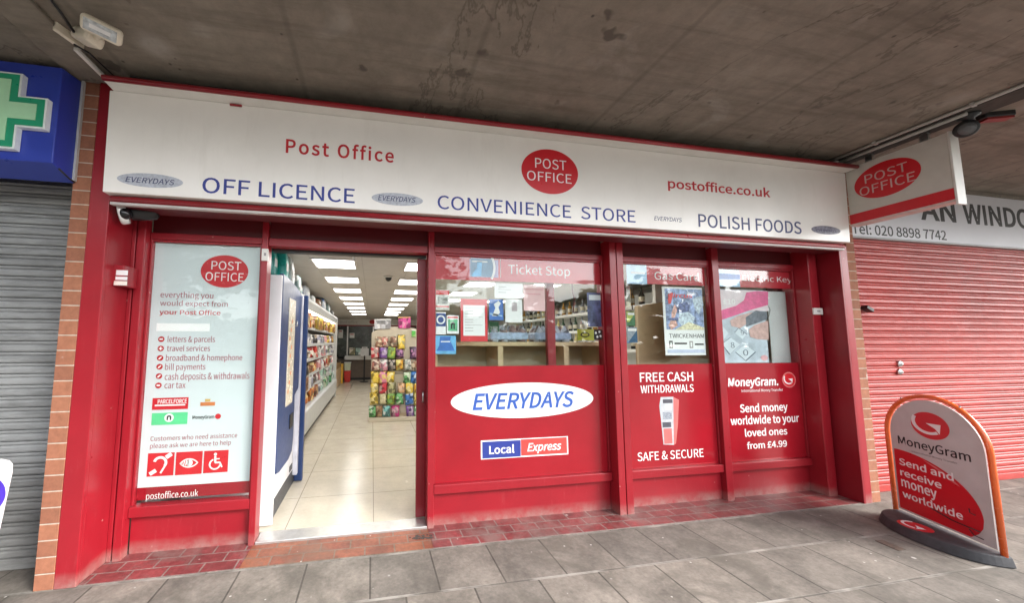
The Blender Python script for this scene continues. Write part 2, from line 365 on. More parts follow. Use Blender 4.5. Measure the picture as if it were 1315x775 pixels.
def tag(o, label=None, cat=None, group=None, kind=None):
    if label: o['label'] = label
    if cat: o['category'] = cat
    if group: o['group'] = group
    if kind: o['kind'] = kind
    return o
def thing(name, loc, label, cat, group=None):
    o = bpy.data.objects.new(name, None); COL.objects.link(o); o.location = loc; o.empty_display_size = .1
    ROOTLOC[o.name] = Vector(loc); return tag(o, label, cat, group)
def dup(root, delta, label=None, group=None):
    r = root.copy(); COL.objects.link(r); r.location = root.location+Vector(delta)
    if label: r['label'] = label
    if group: r['group'] = group
    for ch in list(root.children):
        c = ch.copy(); COL.objects.link(c); c.parent = r; c.matrix_parent_inverse = ch.matrix_parent_inverse.copy()
        for g in list(ch.children):
            d = g.copy(); COL.objects.link(d); d.parent = c; d.matrix_parent_inverse = g.matrix_parent_inverse.copy()
    return r

class Plane:
    """a real surface of the place: origin, right, up; n points at the viewer"""
    def __init__(s, o, u, v):
        s.o, s.u, s.v = Vector(o), Vector(u).normalized(), Vector(v).normalized(); s.n = s.u.cross(s.v)
    def at(s, px, py):
        d = FWD+RGT*((px-IW/2-PX)/FOC)-UPV*((py-IH/2-PY)/FOC)
        k = (s.o-CAM).dot(s.n)/d.dot(s.n); q = CAM+d*k-s.o
        return q.dot(s.u), q.dot(s.v)
    def pt(s, a, b, d=0): return s.o+s.u*a+s.v*b+s.n*d
    def off(s, d): return Plane(s.o+s.n*d, s.u, s.v)
    def poly(s, pts, name, mat, parent, d0=0, th=.001):
        return MB().prism([s.pt(a, b, d0) for a, b in pts], s.n*th).build(name, mat, parent)
    def rect(s, a0, b0, a1, b1, name, mat, parent, d0=0, th=.001):
        return s.poly([(a0, b0), (a1, b0), (a1, b1), (a0, b1)], name, mat, parent, d0, th)
    def rectp(s, p0, p1, name, mat, parent, d0=0, th=.001):
        a0, b1 = s.at(*p0); a1, b0 = s.at(*p1); return s.rect(a0, b0, a1, b1, name, mat, parent, d0, th)
    def polyp(s, pts, name, mat, parent, d0=0, th=.001):
        return s.poly([s.at(*p) for p in pts], name, mat, parent, d0, th)
    def ell(s, ca, cb, ra, rb, name, mat, parent, d0=0, th=.001, n=56):
        return s.poly([(ca+ra*math.cos(2*math.pi*k/n), cb+rb*math.sin(2*math.pi*k/n)) for k in range(n)], name, mat, parent, d0, th)
    def ellp(s, l, r, t, b, name, mat, parent, d0=0, th=.001):
        """left, right, top, bottom points of an oval in the photograph"""
        a0 = s.at(*l)[0]; a1 = s.at(*r)[0]; b1 = s.at(*t)[1]; b0 = s.at(*b)[1]
        s.last = ((a0+a1)/2, (b0+b1)/2, (a1-a0)/2, (b1-b0)/2)
        return s.ell(*s.last, name, mat, parent, d0, th)
    def text(s, txt, p0, p1, mat, parent, d0=0, th=.0008, shear=0, bold=0, name='lettering', space=1.0, raw=False, serif=0):
        """letters whose first one has its top left at p0 and whose last one has its baseline right at p1"""
        (a0, b1), (a1, b0) = (p0, p1) if raw else (s.at(*p0), s.at(*p1))
        key = (txt, shear, bold, space)
        if key not in TXT:
            cu = bpy.data.curves.new('t', 'FONT'); cu.body = txt; cu.size = 1; cu.shear = shear; cu.offset = bold*(.36 if FONT else 1); cu.space_character = space
            cu.resolution_u = 4
            if FONT: cu.font = FONT
            ob = bpy.data.objects.new('t', cu); COL.objects.link(ob); bpy.context.view_layer.update()
            me = bpy.data.meshes.new_from_object(ob.evaluated_get(bpy.context.evaluated_depsgraph_get()))
            vs = [v.co.copy() for v in me.vertices]; fs = [tuple(p.vertices) for p in me.polygons]
            bpy.data.objects.remove(ob); bpy.data.curves.remove(cu); bpy.data.meshes.remove(me); TXT[key] = (vs, fs)
        vs, fs = TXT[key]
        x0 = min(v.x for v in vs); x1 = max(v.x for v in vs); y1 = max(v.y for v in vs)
        mb = MB()
        q = [(a0+(v.x-x0)/(x1-x0)*(a1-a0), b0+v.y/y1*(b1-b0)) for v in vs]
        lo = [mb.bm.verts.new(s.pt(a, b, d0)) for a, b in q]; hi = [mb.bm.verts.new(s.pt(a, b, d0+th)) for a, b in q]
        edges = {}
        for f in fs:
            try: mb.bm.faces.new([hi[i] for i in f])
            except ValueError: continue
            for i, j in zip(f, f[1:]+f[:1]): edges[(i, j)] = edges.get((i, j), 0)+1
        for (i, j) in edges:
            if (j, i) not in edges:
                try: mb.bm.faces.new((lo[i], lo[j], hi[j], hi[i]))
                except ValueError: pass
        return mb.build(name, mat, parent)
TXT = {}
FONT = None
try:   # Blender's own interface typeface
    FONT = bpy.data.fonts.load(bpy.utils.system_resource('DATAFILES') + '/fonts/Noto Sans CJK Regular.woff2')
except Exception: FONT = None
def PY_(y): return Plane((0, y, 0), (1, 0, 0), (0, 0, 1))
RW = .338       # window line of the shopfront

# ---------------------------------------------------------------- ground
tag(MB().box(-120, 120, -150, 120, -.9, -.5).build('terrain', EARTH), kind='structure')
tag(MB().box(-60, 60, -14, -6.02, -.52, -.12).build('road', ROAD), kind='structure')
tag(MB().box(-60, 60, -6.02, -5.86, -.5, .004).build('kerb', KERB, bev=.015), kind='structure')
tag(MB().box(-40, 40, -5.86, .42, -.5, 0).build('pavement', PAVE), kind='structure')
tag(MB().box(-60, 60, -20, -14.02, -.5, 0).build('far_pavement', KERB), kind='structure')
mb = MB(); mb.box(.121, 1.07, .014, .345, -.02, .004); mb.box(2.43, 6.66, .014, .345, -.02, .004)
tag(mb.build('entrance_paving', QUARRY), kind='structure')
tag(MB().box(1.072, 2.428, .014, .299, -.02, .004).build('doorway_paving', QUARRYO), kind='structure')
tag(MB().box(.2, 6.6, .462, 12.7, -.2, .025).build('shop_floor', TILE), kind='structure')

# ---------------------------------------------------------------- canopy and shells of the building
cn = thing('concrete_canopy', (3, -1, 3.41), 'stained grey concrete canopy soffit running above the whole shop parade', 'canopy')
MB().box(-14, 18, -1.8, 14, 3.41, 3.8).build('soffit', CONC, cn)
MB().box(-14, 18, -1.95, -1.801, 3.4, 3.9).build('edge_beam', CONC, cn, .01)
MB().box(6.53, 6.745, -1.8, .1, 3.396, 3.409).build('dark_strip', DARKS, cn)  # narrow dark strip along the soffit
MB().box(-.13, .1, -1.8, -.03, 3.38, 3.409).build('downstand', CONC, cn, .008)

def wall(name, b, mat, label, cat='wall'):
    return tag(MB().box(*b).build(name, mat), label, cat)
wall('party_wall', (.2, .34, .47, 12.7, 0, 2.9), IWALL, 'pale grey side wall of the shop behind the open chiller')
wall('party_wall', (6.48, 6.62, .62, 12.7, 0, 2.9), IWALL, 'pale grey shop wall behind the bottle shelves')
wall('rear_wall', (.345, 6.475, 12.65, 12.75, 0, 2.9), IWALL, 'pale rear shop wall behind the dark post counter screen')
wall('neighbour_wall', (-6, -.112, .62, .7, 0, 3.4), IWALL, 'plain wall closing the unit behind the grey shutter')
wall('neighbour_wall', (6.9, 14, .5, .6, 0, 3.4), IWALL, 'plain wall closing the unit behind the red shutter')

# ---------------------------------------------------------------- the shopfront
sf = thing('shopfront', (3.3, .2, 0), 'red painted timber shopfront with open doorway between a white poster and red vinyl windows', 'shopfront')
def bx(name, b, mat=RED, parent=sf, bev=.004): return MB().box(*b).build(name, mat, parent, bev)
bx('pilaster', (0, .12, 0, .03, 0, 3.405)); bx('pilaster', (6.681, 6.767, 0, .03, 0, 2.56))
bx('pilaster', (6.66, 6.685, -.0, .335, 0, 2.55), REDD)
bx('reveal', (.03, .118, .031, .335, 0, 2.6), RED)
mb = MB(); mb.box(.119, .147, .262, .336, 0, 2.56); mb.box(.147, .158, .275, .336, 0, 2.56); mb.box(.158, .212, .258, .336, 0, 2.56); mb.build('pilaster', RED, sf, .004)
mb = MB(); mb.box(6.525, 6.64, .186, .45, 0, 2.56); mb.build('pilaster', RED, sf, .005)
mb = MB(); mb.box(4.17, 4.238, .217, .44, 0, 2.55); mb.box(4.238, 4.246, .235, .44, 0, 2.55); mb.box(4.246, 4.316, .217, .44, 0, 2.55); mb.build('pilaster', RED, sf, .004)
bx('mullion', (1.036, 1.083, .3, .42, 0, 2.55)); bx('mullion', (2.423, 2.477, .3, .42, 0, 2.55))
bx('mullion', (5.412, 5.492, .285, .39, 0, 2.55))
# window boxes: x0,x1
BAYS = [(.213, 1.035), (2.478, 4.169), (4.317, 5.411), (5.493, 6.524)]
for i, (a, b) in enumerate(BAYS):
    z1 = 2.369
    bx('transom', (a+.001, b-.001, .318, .41, z1-.004, z1+.05)); bx('head_board', (a+.001, b-.001, .345, .38, z1+.05, 2.6), SHADED_RED, bev=0)
    bx('stall_riser', (a+.001, b-.001, .342, .385, .0, .27)); bx('ledge', (a+.001, b-.001, .302, .39, .271, .345))
    fr = MB(); fr.box(a+.001, a+.016, .326, .37, .346, z1-.005); fr.box(b-.016, b-.001, .326, .37, .346, z1-.005); fr.box(a+.017, b-.017, .328, .37, z1-.022, z1-.006)
    f = fr.build('window', RED, sf, .003)
    tag(f, ['red frame of the white poster window', 'red frame of the widest window', 'red frame of the window with the circus poster', 'red frame of the window with the keypad poster'][i])
    if i == 0: MB().box(a+.0165, b-.0165, .345, .351, .347, z1-.023).build('pane', GLASS, f)
    else: MB().box(a+.0165, b-.0165, .345, .351, 1.341, z1-.023).build('pane', GLASS, f); MB().box(a+.0165, b-.0165, .344, .352, .347, 1.3405).build('vinyl_panel', VINYL, f)
bx('transom', (1.084, 2.422, .318, .42, 2.355, 2.42)); bx('head_board', (1.084, 2.422, .345, .38, 2.421, 2.6), SHADED_RED, bev=0)
bx('door_track', (1.084, 2.422, .4215, .5, 2.335, 2.41), plain('track_dark', (.03, .03, .03), .4), bev=.003)
bx('head_soffit', (.12, 6.66, .0, .33, 2.6, 2.63), REDD, bev=0)
bx('upper_wall', (.0, 6.7, .35, .45, 2.601, 3.405), REDD, bev=0)
bx('threshold', (1.085, 2.421, .3, .461, -.01, .024), ALU, bev=.006)

# writing and pictures, on the surfaces that carry them
G0 = PY_(.3595)      # poster face behind the left pane
fr0 = sf
pz = MB().box(.23, 1.018, .361, .367, .462, 2.345).build('poster', POSTER, sf); tag(pz, 'tall white poster listing post services')
MB().box(.23, 1.018, .3605, .367, .372, .4615).build('poster_band', VINYL, pz)
G0.ellp((257.8, 349), (319, 348.5), (288.7, 328), (288.7, 369.7), 'logo', LOGO, pz)
G0.text('POST', (272, 335.2), (309.5, 347.6), TXW, pz, .001); G0.text('OFFICE', (264.3, 349.5), (312.5, 362), TXW, pz, .001)
for s_, p0, p1 in (('everything you', (206.5, 374.3), (273.8, 383.6)), ('would expect from', (206, 385.5), (292.4, 394.2)), ('letters & parcels', (215.7, 431.7), (276, 439.8)),
                   ('travel services', (214.8, 443.6), (269.6, 451.3)), ('broadband & homephone', (213.4, 455.8), (311, 463.2)), ('bill payments', (212.5, 467.4), (263.6, 475)),
                   ('cash deposits & withdrawals', (212, 479.4), (320.2, 486.8)), ('car tax', (211.6, 491.8), (238, 498.8)), ('Customers who need assistance', (193.6, 560.6), (304.6, 562.3)),
                   ('please ask we are here to help', (193, 570), (296.5, 571.7))):
    G0.text(s_, p0, p1, TXP, pz)
G0.text('your Post Office', (205, 397.5), (283, 405), TXR, pz, bold=.012)
G0.text('postoffice.co.uk', (188.2, 633.2), (254.3, 637.6), TXW, pz, .0015)
G0.rectp((201.4, 415.4), (269.2, 426), 'blank_label', plain('bright_label', (.95, .95, .95), .4, var=.01), pz)
for k, yy in enumerate((436, 448, 460.2, 471.4, 483.5, 495.5)):
    xx = 207.2-k*.75; a, b = G0.at(xx, yy); ic = G0.ell(a, b, .022, .022, 'bullet_icon', TXR, pz)
    if k in (0, 5): G0.rect(a-.012, b-.006, a+.012, b+.007, 'symbol', TXW, ic, .001)
    elif k == 1: G0.poly([(a-.013, b-.004), (a-.004, b-.004), (a-.004, b-.013), (a+.004, b-.013), (a+.004, b-.004), (a+.013, b-.004), (a+.013, b+.004), (a+.004, b+.004), (a+.004, b+.013), (a-.004, b+.013), (a-.004, b+.004), (a-.013, b+.004)], 'symbol', TXW, ic, .001)
    else: G0.poly([(a-.013, b-.009), (a-.003, b-.012), (a+.012, b+.006), (a+.008, b+.013), (a-.006, b+.002)], 'symbol', TXW, ic, .001)
rb = G0.rectp((196.2, 511.8), (241.3, 525.7), 'badge', LOGO, pz); G0.text('PARCELFORCE', (203, 513.6), (240, 518), TXW, pz, .0015, bold=.02); G0.rectp((199, 520.3), (238, 521.2), 'badge_rule', TXW, pz, .0015)
G0.rectp((195.3, 531.2), (240.3, 545), 'badge', GREENP, pz)
a, b = G0.at(217.3, 537); G0.ell(a, b, .032, .032, 'badge_disc', TXW, pz, .0015); G0.poly([(a-.016, b-.017), (a-.016, b+.01), (a-.008, b+.018), (a+.008, b+.018), (a+.016, b+.01), (a+.016, b-.017), (a+.006, b-.017), (a+.006, b+.006), (a-.006, b+.006), (a-.006, b-.017)], 'badge_arch', TXK, pz, .0026)
G0.rectp((257.5, 517.2), (276, 521.4), 'badge', plain('badge_orange', (.62, .2, .06), .4), pz); G0.rectp((263.5, 513), (270, 516.3), 'badge_crest', plain('badge_gold', (.6, .4, .12), .4), pz)
G0.text('MoneyGram', (247.3, 534.2), (275, 537.8), TXK, pz, bold=.02); a, b = G0.at(280, 535.2); G0.ell(a, b, .021, .021, 'badge_disc', LOGO, pz)
SQ = []
for p0, p1 in (((190.4, 583), (222.5, 611)), ((226.6, 581.4), (258.8, 609)), ((262.4, 579.8), (292.2, 606.6))):
    SQ.append((G0.rectp(p0, p1, 'access_sign', LOGO, pz), G0.at((p0[0]+p1[0])/2, (p0[1]+p1[1])/2)))
def arc(ca, cb, r, w_, a0, a1, n=18, ra=1):
    o = [(ca+ra*(r+w_/2)*math.cos(R_(a0+(a1-a0)*k/n)), cb+(r+w_/2)*math.sin(R_(a0+(a1-a0)*k/n))) for k in range(n+1)]
    i = [(ca+ra*(r-w_/2)*math.cos(R_(a1+(a0-a1)*k/n)), cb+(r-w_/2)*math.sin(R_(a1+(a0-a1)*k/n))) for k in range(n+1)]
    return o+i
def bar(x0, y0, x1, y1, w_):
    d = Vector((x1-x0, y1-y0)).normalized()*w_/2
    return [(x0-d.y, y0+d.x), (x0+d.y, y0-d.x), (x1+d.y, y1-d.x), (x1-d.y, y1+d.x)]
o, (a, b) = SQ[0]
G0.poly(arc(a-.005, b+.012, .04, .018, -40, 165), 'symbol', TXW, o, .001); G0.poly(bar(a+.03, b-.012, a+.002, b-.065, .013), 'symbol', TXW, o, .001)
G0.poly(bar(a-.07, b-.068, a-.03, b-.042, .028), 'symbol', TXW, o, .001); G0.poly(bar(a+.034, b+.05, a+.07, b+.075, .03), 'symbol', TXW, o, .001)
o, (a, b) = SQ[1]
G0.poly(arc(a, b-.045, .075, .009, 35, 145), 'symbol', TXW, o, .001); G0.poly(arc(a, b+.045, .075, .009, 215, 325), 'symbol', TXW, o, .001)
G0.ell(a+.005, b, .021, .024, 'symbol', TXW, o, .001)
for k in range(4): G0.poly(bar(a-.05+k*.014, b-.012-k*.003, a-.045+k*.014, b+.014+k*.003, .007), 'symbol', TXW, o, .001)
o, (a, b) = SQ[2]
G0.ell(a-.006, b+.055, .011, .011, 'symbol', TXW, o, .001); G0.poly(arc(a-.006, b-.02, .037, .011, 110, 350), 'symbol', TXW, o, .001)
G0.poly(bar(a-.006, b+.042, a-.004, b-.008, .014), 'symbol', TXW, o, .001); G0.poly(bar(a-.006, b-.008, a+.03, b-.008, .012), 'symbol', TXW, o, .0022)
G0.poly(bar(a+.028, b-.006, a+.045, b-.045, .011), 'symbol', TXW, o, .001); G0.poly(bar(a-.004, b+.02, a+.026, b+.02, .008), 'symbol', TXW, o, .0022)

V = PY_(.3438)       # face of the red vinyl panels
V.ellp((578.9, 517.2), (761.8, 511.2), (670, 491.9), (670, 537.3), 'logo_oval', PAPER, sf)
V.text('EVERYDAYS', (606.5, 505.8), (737.5, 522.3), plain('royal_blue', (.035, .11, .45), .3), sf, .001, shear=.22, bold=.024)
V.rectp((617.4, 566.4), (729.8, 584), 'name_plate', TXW, sf); V.rectp((619.2, 568.2), (668.7, 586.6), 'name_plate_field', NAVY, sf, .001); V.rectp((668.8, 564.9), (728.2, 582.4), 'name_plate_field', plain('bright_red', (.75, .07, .06), .3), sf, .001)
def slab_serif(txt, p0, p1, parent, d, shear=0):
    V.text(txt, p0, p1, TXW, parent, d, shear=shear, bold=.022)
slab_serif('Local', (628, 572.6), (660.5, 581.7), sf, .0022); slab_serif('Express', (676.8, 569.8), (721, 577.6), sf, .0022, .25)
V.text('FREE CASH', (821.3, 479), (890.3, 489.4), TXW, sf, bold=.012); V.text('WITHDRAWALS', (822.3, 495.4), (891, 503.4), TXW, sf, bold=.012)
V.text('SAFE & SECURE', (818.4, 581.8), (903.7, 587.2), TXW, sf, bold=.006)
V.text('MoneyGram.', (934.2, 486), (999.5, 495), TXW, sf, bold=.03, shear=.12); V.text('International Money Transfer', (952, 500.4), (1005.5, 502.6), TXW, sf)
for s_, p0, p1 in (('Send money', (949.8, 519.2), (1011.7, 527.6)), ('worldwide to your', (937.6, 535.2), (1026.4, 542)), ('loved ones', (956.2, 551.4), (1011.2, 558.2)), ('from £4.99', (959, 568.2), (1010.8, 573.9))):
    V.text(s_, p0, p1, TXW, sf, bold=.022)
def globe(pl, ca, cb, r, parent, ring=None, d=0, sq=1.0):
    """red disc with a white arrow sweeping round and into it"""
    lg = pl.ell(ca, cb, r*sq, r, 'logo', ring or LOGO, parent, d)
    arcs = arc(ca-.1*r, cb+.2*r, .78*r, .2*r, 150, 306, 22, sq); pl.poly(arcs, 'logo_arrow', TXW, lg, d+.001)
    pl.poly([(ca-.16*r*sq, cb+.16*r), (ca+.6*r*sq, cb+.2*r), (ca+.5*r*sq, cb-.5*r), (ca+.3*r*sq, cb-.16*r)], 'logo_arrow', TXW, lg, d+.0021)
    return lg
V.ellp((1004.4, 487.5), (1021.8, 488.5), (1013, 478.3), (1013, 498.3), 'logo_halo', plain('pale_red', (.7, .18, .18), .4), sf)
globe(V, V.last[0], V.last[1], V.last[3]*.85, sf, d=.001, sq=V.last[2]/V.last[3])
# printed cash machine
atm = V.polyp([(848.3, 510.5), (864.5, 510), (865.3, 572), (852, 571.5), (848.8, 540), (846.6, 522)], 'cash_machine_print', plain('print_silver', (.5, .52, .55), .4, var=.15, sc=20), sf, .0)
V.polyp([(864.6, 510.4), (871.8, 514), (870.5, 545), (868, 570), (865.4, 572)], 'print_side', plain('print_salmon', (.62, .16, .15), .4), atm, 0)
V.rectp((851, 513.5), (863.5, 518), 'print_header', plain('print_dark', (.08, .08, .1), .4), atm, .001); V.rectp((853.5, 519.5), (862.5, 526.5), 'print_screen', plain('print_pale', (.72, .82, .85), .3), atm, .001)
V.rectp((851, 530), (862.8, 538.5), 'print_keypad', plain('print_grey', (.3, .33, .38), .4, var=.5, sc=90), atm, .001); V.rectp((850.5, 543), (861.8, 549), 'print_slot', MATS['print_dark'], atm, .001)
V.rectp((852, 551), (863.5, 570), 'print_base', MATS['print_salmon'], atm, .001)

# strips behind the top of the panes
T = PY_(.3535)
def strip(p0, p1, mat, name='top_strip'): return T.rectp(p0, p1, name, mat, sf, -.003, .0025)
st1 = strip((559.6, 328), (773.5, 366), STRIP); st2 = strip((804, 339), (905.5, 367.5), STRIP); st3 = strip((920, 345.5), (1018, 371.5), STRIP)
T2 = PY_(.353)
T2.rectp((603, 332.5), (640, 357), 'strip_panel', plain('lilac_print', (.35, .3, .5), .35), st1); T2.rectp((604.5, 331.5), (633, 356), 'strip_panel', LBLUE, st1, .001)
a0, b0 = T2.at(627, 344); T2.poly(arc(a0-.14, b0, .2, .022, -32, 32), 'strip_curve', PAPER, st1, .002); T2.polyp([(612.5, 336), (618.8, 336.3), (618, 355), (612, 355)], 'strip_mark', SKYB, st1, .002)
T2.polyp([(606, 353), (612, 344), (612, 355.5), (606, 355.5)], 'strip_mark', SKYB, st1, .002); T2.polyp([(606, 335), (626, 335.8), (626, 337.6), (606, 336.8)], 'strip_mark', PAPER, st1, .002)
T2.rectp((642.3, 333), (643.2, 357), 'strip_mark', PAPER, st1, .001)
T2.text('Ticket Stop', (652.6, 339.3), (732, 354.8), TXW, st1, .001)
T2.rectp((804, 339.5), (831, 365.5), 'strip_panel', LBLUE, st2, .0005); T2.polyp([(810, 349), (828, 350), (828, 352.5), (810, 351.5)], 'strip_mark', PAPER, st2, .002); T2.text('Gas Card', (840, 348.6), (897.5, 361.3), TXW, st2, .001)
T2.rectp((920.5, 346), (950.5, 369), 'strip_panel', LBLUE, st3, .0005); T2.polyp([(921, 351), (950, 353), (950, 359), (921, 359)], 'strip_mark', MBLUE, st3, .002); T2.text('Electric Key', (953, 353.2), (1016.5, 363.2), TXW, st3, .001)

# ---------------------------------------------------------------- posters hung behind the panes: each its own sheet
PB = PY_(.3575)
def sheet(p0, p1, mat, label, cat='poster', th=.0015, plane=PB, name='window_poster'):
    return tag(plane.rectp(p0, p1, name, mat, None, 0, th), label, cat)
o = sheet((591.3, 384), (626.2, 438.9), plain('notice_red', (.6, .03, .04), .4), 'red bordered notice with a white sheet of small print in the wide window', 'notice'); PB.rectp((594.8, 392), (622.8, 431.7), 'paper', PAPER, o, .002)
for k in range(9): PB.rectp((597, 396+k*3.6), (607.6 if k % 3 else 619.5, 396.7+k*3.6), 'print_line', TXG, o, .0032)
o = sheet((559.8, 372.5), (577, 399), plain('pale_print', (.6, .6, .55), .4, var=.3, sc=25), 'small poster with red top and grey picture at the left edge of the wide window'); PB.rectp((559.8, 373), (576.8, 379), 'header', plain('poster_red', (.65, .05, .05), .4), o, .002); PB.rectp((562, 381), (575, 391), 'picture', plain('print_mix', (.22, .24, .2), .5, var=.8, sc=40), o, .002); PB.rectp((560, 393), (576.5, 395), 'footer', MATS['poster_red'], o, .002)
o = sheet((559.8, 401), (572.6, 430), PAPER, 'small white leaflet with a navy square and pale ring in the wide window'); PB.rectp((560, 402.8), (572.4, 419.6), 'picture', plain('navy_print', (.03, .07, .25), .4), o, .002); a, b = PB.at(566, 411); PB.poly(arc(a, b, .034, .014, 0, 359, 26), 'ring', PAPER, o, .003)
o = sheet((573.6, 405.5), (589.2, 429), PAPER, 'small white leaflet with a green panel and dark arch in the wide window'); PB.rectp((575.5, 410.5), (587.5, 425.5), 'picture', plain('leaf_green', (.12, .42, .22), .4, var=.3, sc=20), o, .002); PB.polyp([(579, 423), (579, 416), (580.5, 413.8), (582.5, 413.8), (584, 416), (584, 423), (582.4, 423), (582.4, 417), (580.8, 417), (580.8, 423)], 'arch', TXK, o, .003); PB.rectp((574.5, 407), (588.2, 409), 'header', MATS['poster_red'], o, .002)
o = sheet((559.4, 431.5), (585.5, 455), SKYB, 'blue poster of a dark blue bottle shape low in the wide window'); PB.polyp([(565, 432.5), (579, 432.5), (578, 438), (582, 446), (584, 451), (560.5, 451), (564, 444)], 'picture', MBLUE, o, .002); PB.rectp((566, 438.4), (578, 439.8), 'highlight', PAPER, o, .003)
o = sheet((627.8, 384.5), (646.5, 411.8), MBLUE, 'blue poster with a white figure beside the red bordered notice'); PB.polyp([(632, 406), (636, 396), (634, 391), (640, 386.5), (643, 390), (640, 395), (642, 402), (638, 406.5)], 'figure', PAPER, o, .002); PB.polyp([(629, 402), (645, 405.5), (645, 407), (629, 404.5)], 'underline', LBLUE, o, .002)
o = sheet((648.5, 384.5), (671, 414.5), PAPER, 'white sheet with a small grey square beside the blue poster', 'sheet'); PB.rectp((657, 389), (664, 400), 'print', plain('print_lilac', (.45, .4, .42), .5), o, .002)
o = sheet((635, 363.6), (671.3, 384), PAPER, 'blank white sheet high in the wide window under the blue panel', 'sheet')
for k in range(3): PB.rectp((640, 368+k*3.6), (650+6*(k % 2), 369.2+k*3.6), 'print_line', plain('faint_print', (.5, .5, .52), .5), o, .002)
o = sheet((671.8, 366), (700, 400), plain('pale_pink_paper', (.78, .52, .53), .5, var=.05), 'pale pink sheet hanging in the middle of the wide window', 'sheet'); PB.rectp((675, 371), (697, 373), 'print_line', plain('pinker', (.7, .35, .38), .5), o, .002); PB.rectp((675, 377), (694, 379), 'print_line', MATS['pinker'], o, .002)
o = sheet((753.5, 376), (773.5, 420), plain('indigo_print', (.08, .09, .2), .4, var=.7, sc=16), 'dark blue poster at the right edge of the wide window'); PB.rectp((756, 379), (771, 386), 'header', plain('print_white', (.7, .72, .76), .4), o, .002)
o = sheet((762.5, 423.5), (773.5, 437), TXK, 'small black card with white dots at the right edge of the wide window', 'card')
for dx, dy in ((765, 428), (769.5, 426.5), (767, 433), (771, 432)):
    a, b = PB.at(dx, dy); PB.ell(a, b, .011, .012, 'dot', TXW, o, .002, n=14)
# circus poster
cp = sheet((849.8, 368.4), (906.6, 456.5), PAPER, 'white bordered blue circus poster reading TWICKENHAM in the middle window')
PB.rectp((853, 370.8), (904, 424), 'artwork', plain('painterly_blue', (.26, .34, .6), .4, var=.85, sc=24), cp, .002)
FIGY = plain('art_cream', (.75, .66, .45), .4, var=.5, sc=40); FIGD = plain('art_dusk', (.11, .14, .3), .4, var=.8, sc=40); FIGP = plain('art_peach', (.62, .36, .3), .4, var=.6, sc=40); FIGL = plain('art_ice', (.52, .62, .8), .4, var=.5, sc=40)
PB.polyp([(868, 394), (873, 389), (882, 388), (886, 393), (884, 400), (876, 402), (869, 400)], 'artwork_shape', FIGD, cp, .003)
PB.polyp([(862, 402), (866, 391), (870, 397), (866, 408), (870, 418), (862, 424), (858, 418), (862, 410)], 'artwork_shape', FIGP, cp, .003)
PB.polyp([(872, 403), (884, 401), (892, 408), (889, 417), (877, 421), (871, 413)], 'artwork_shape', FIGL, cp, .003)
PB.polyp([(889, 384), (900, 380), (903, 392), (897, 404), (891, 396)], 'artwork_shape', FIGL, cp, .003)
PB.polyp([(857, 409), (872, 408), (870, 412), (858, 412)], 'artwork_shape', FIGD, cp, .004); PB.polyp([(866, 424), (884, 414), (903.5, 421), (903.8, 424)], 'artwork_shape', FIGY, cp, .004)
PB.text('Circus', (857, 376.5), (889, 383), plain('art_red', (.7, .05, .05), .4), cp, .004, bold=.02, shear=.15)
PB.polyp([(857, 384), (861, 376), (864, 377), (861, 390), (858, 391)], 'artwork_shape', MATS['art_red'], cp, .0045)
PB.text('TWICKENHAM', (859, 428.8), (903.8, 434.5), TXK, cp, .002); PB.rectp((859, 438), (864, 447.4), 'date_block', TXK, cp, .002); PB.rectp((860.4, 440), (862.6, 445.8), 'date_gap', PAPER, cp, .003)
PB.rectp((866, 440.4), (882, 442.6), 'print_line', TXK, cp, .002); PB.rectp((885, 438.5), (890, 447.5), 'date_block', TXG, cp, .002); PB.rectp((886.3, 440), (888.7, 446), 'date_gap', PAPER, cp, .003); PB.rectp((892, 441.5), (903.5, 443.5), 'print_line', TXK, cp, .002)
PB.rectp((857, 449.4), (904.6, 453.6), 'footer', plain('foot_lilac', (.5, .56, .72), .4), cp, .002)
# keypad poster
kp = sheet((921.4, 371.5), (987.5, 466), plain('keypad_grey', (.5, .58, .66), .35, var=.25, sc=5), 'photo poster of a hand on a keypad under a pink flash in the right window')
KEYC = plain('key_pale', (.62, .7, .76), .35, var=.08); KEYD = plain('key_gap', (.12, .15, .2), .4); SKIN = plain('hand_print', (.6, .4, .37), .4, var=.2, sc=20); PINK = plain('pink_flash', (.72, .1, .28), .35, var=.2, sc=18)
PB.rectp((921.8, 372), (986.8, 400), 'sky', plain('poster_pale', (.76, .66, .7), .4, var=.1), kp, .0018)
PB.polyp([(925, 399), (945, 393), (955, 386), (958, 376), (972, 374), (986, 375), (986, 392), (965, 398), (945, 405), (927, 411)], 'flash', PINK, kp, .0024)
PB.text('£10', (928, 384), (944, 391), TXW, kp, .0035, bold=.03)
PB.polyp([(937, 412), (947, 406), (962, 402), (976, 400), (978, 408), (962, 414), (950, 422), (939, 419)], 'fingers', SKIN, kp, .003)
PB.polyp([(957, 408), (970, 399), (984, 401), (985, 410), (970, 416), (958, 420)], 'sleeve', plain('sleeve_dark', (.14, .16, .2), .4, var=.4, sc=20), kp, .0036)
PB.polyp([(961, 424), (968, 418), (986, 412), (986.5, 437), (972, 436), (963, 433)], 'fingers', SKIN, kp, .004)
for p in ([(926, 418), (935, 428), (926, 441), (923, 430)], [(938, 434), (950, 443), (937, 455), (927, 442)], [(956, 443), (969, 452), (957, 463), (944, 452)], [(948, 422), (958, 430), (953, 436), (943, 428)]):
    PB.polyp([((x-945)*1.06+945, (y-440)*1.06+440) for x, y in p], 'key_edge', KEYD, kp, .0026); PB.polyp(p, 'key', KEYC, kp, .0034)
PB.text('8', (937.5, 440), (943, 447), KEYD, kp, .0045); PB.text('0', (953.5, 449.5), (960.5, 457), KEYD, kp, .0045); PB.text('9', (950.5, 425), (955, 430.5), KEYD, kp, .0045)
